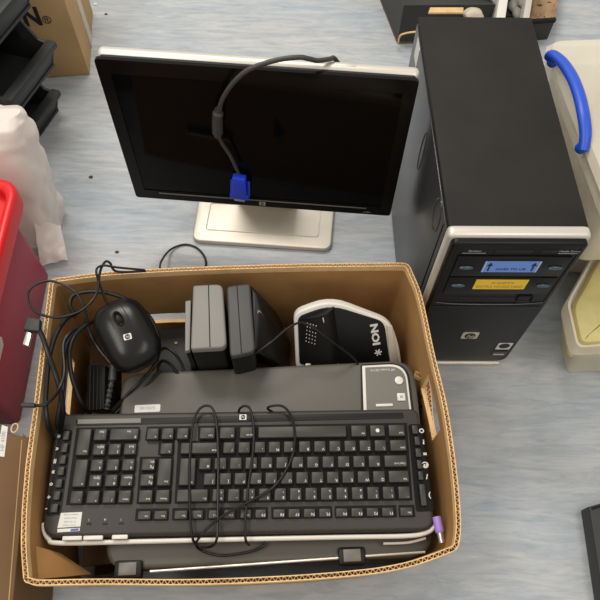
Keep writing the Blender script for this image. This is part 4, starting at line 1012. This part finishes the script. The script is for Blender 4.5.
# lower right open tub with yellow contents
CT = thing('storage_tub', 'clear open tub with yellow contents at the right edge beside the tower', 'tub', (.52, .46, 0), 0, 'translucent storage tubs')
b = NB()
def lv(pts, z): return [Vector((p.x, p.y, z)) for p in pts]
def off(pts, k):
    c = sum(pts, Vector()) / len(pts); return [c + (p - c) * k for p in pts]
ZL = .13
lip = [W(577, 348, ZL), W(567, 303, ZL), W(602, 240, ZL), W(700, 240, ZL), W(690, 345, ZL), W(600, 346, ZL)]
foot = off(lv(lip, 0), .86); foot = [p + Vector((.022, 0, 0)) for p in foot]
l0 = round_poly(lv(lip, ZL), .012, 4); l1 = [p - Vector((0, 0, .030)) for p in l0]
l2 = round_poly([Vector((p.x, p.y, .098)) for p in [a_.lerp(c_, .45) for a_, c_ in zip(lip, foot)]], .012, 4); l3 = round_poly(lv(foot, .003), .012, 4)
li2 = round_poly(off(lv(lip, ZL), .955), .012, 4)
add_sheet(b, [r_ + [r_[0]] for r_ in (li2, l0, l1, l2, l3)]); b.faces.new([b.verts.new(p) for p in l3]); bmesh.ops.remove_doubles(b, verts=b.verts, dist=1e-5)
obj('tub', b, 'clear', CT, True)
b = NB(); add_prism(b, round_poly(off(lv(lip, .05), .84), .015, 4), (0, 0, 1), .068, .012); tag(obj('yellow_packet', b, 'yellow_stuff'), 'pale yellow packet filling the clear open tub', 'packet')

# dark case at lower right
a = W(580, 508.5, .05); DC = NB()
q = [W(580, 511, 0), W(594, 606, 0), W(670, 595, 0), W(655, 490, 0)]
add_prism(DC, [Vector((p.x, p.y, .001)) for p in q], (0, 0, 1), .034, .003)
dcs = thing('dark_case', 'flat charcoal case on the floor in the lower right corner', 'case', (.48, .15, 0))
obj('case_body', DC, 'dark_case', dcs, True)
b = NB(); add_tube(b, [Vector((q[0].x + .003, q[0].y - .003, .0345)), Vector((q[3].x, q[3].y - .003, .0345))], .0022, 6, n=2); obj('edge_band', b, 'speaker_black', dcs, True)

# floor specks
for k, (x, y, r_, lb) in enumerate(((91, 177, .0035, 'dark speck of fluff on the floor left of the monitor'), (106, 14, .003, 'dark speck of fluff on the floor right of the printed carton'), (95.5, 4, .004, 'pale scrap on the floor right of the printed carton'), (117, 252, .003, 'dark speck of fluff on the floor behind the back rim of the box'))):
    b = NB(); bmesh.ops.create_icosphere(b, subdivisions=2, radius=r_)
    c = W(x, y, r_ * .35)
    for v in b.verts: v.co = Vector((v.co.x * 1.3, v.co.y, v.co.z * .35)) * (1 + .4 * noise.noise(v.co * 400)) + c
    tag(obj('fluff_speck', b, 'paper' if 'pale' in lb else 'lint'), lb, 'speck')

# ------------------------------------------------------------------ light
def area(name, loc, size, sizey, power, col, target):
    l = bpy.data.lights.new(name, 'AREA'); l.shape = 'RECTANGLE'; l.size = size; l.size_y = sizey; l.energy = power; l.color = col
    o = bpy.data.objects.new(name, l); COL.objects.link(o); o.location = loc
    o.rotation_euler = (Vector(target) - Vector(loc)).to_track_quat('-Z', 'Y').to_euler()
area('ceiling_or_fill_lamp', (-.55, 1.8, 2.5), 1.3, .6, 38, (1, .95, .87), (-.55, 1.7, 0))
area('ceiling_or_fill_lamp', (-1.1, .1, 2.5), .6, 1.3, 20, (1, .95, .87), (-1.1, .1, 0))
area('ceiling_or_fill_lamp', (1.0, -.1, 2.5), .6, 1.3, 13, (1, .95, .87), (1.0, -.1, 0))  # added fill lamp, no source seen there; brightens the floor at right
wd = bpy.data.worlds.new('room_light'); sc.world = wd; wd.use_nodes = True
bg = wd.node_tree.nodes['Background']; bg.inputs['Color'].default_value = (1, .96, .90, 1); bg.inputs['Strength'].default_value = .56
sc.view_settings.view_transform = 'Standard'; sc.view_settings.look = 'None'; sc.view_settings.gamma = 1; sc.view_settings.exposure = 0
try: sc.view_settings.use_curve_mapping = False
except Exception: pass
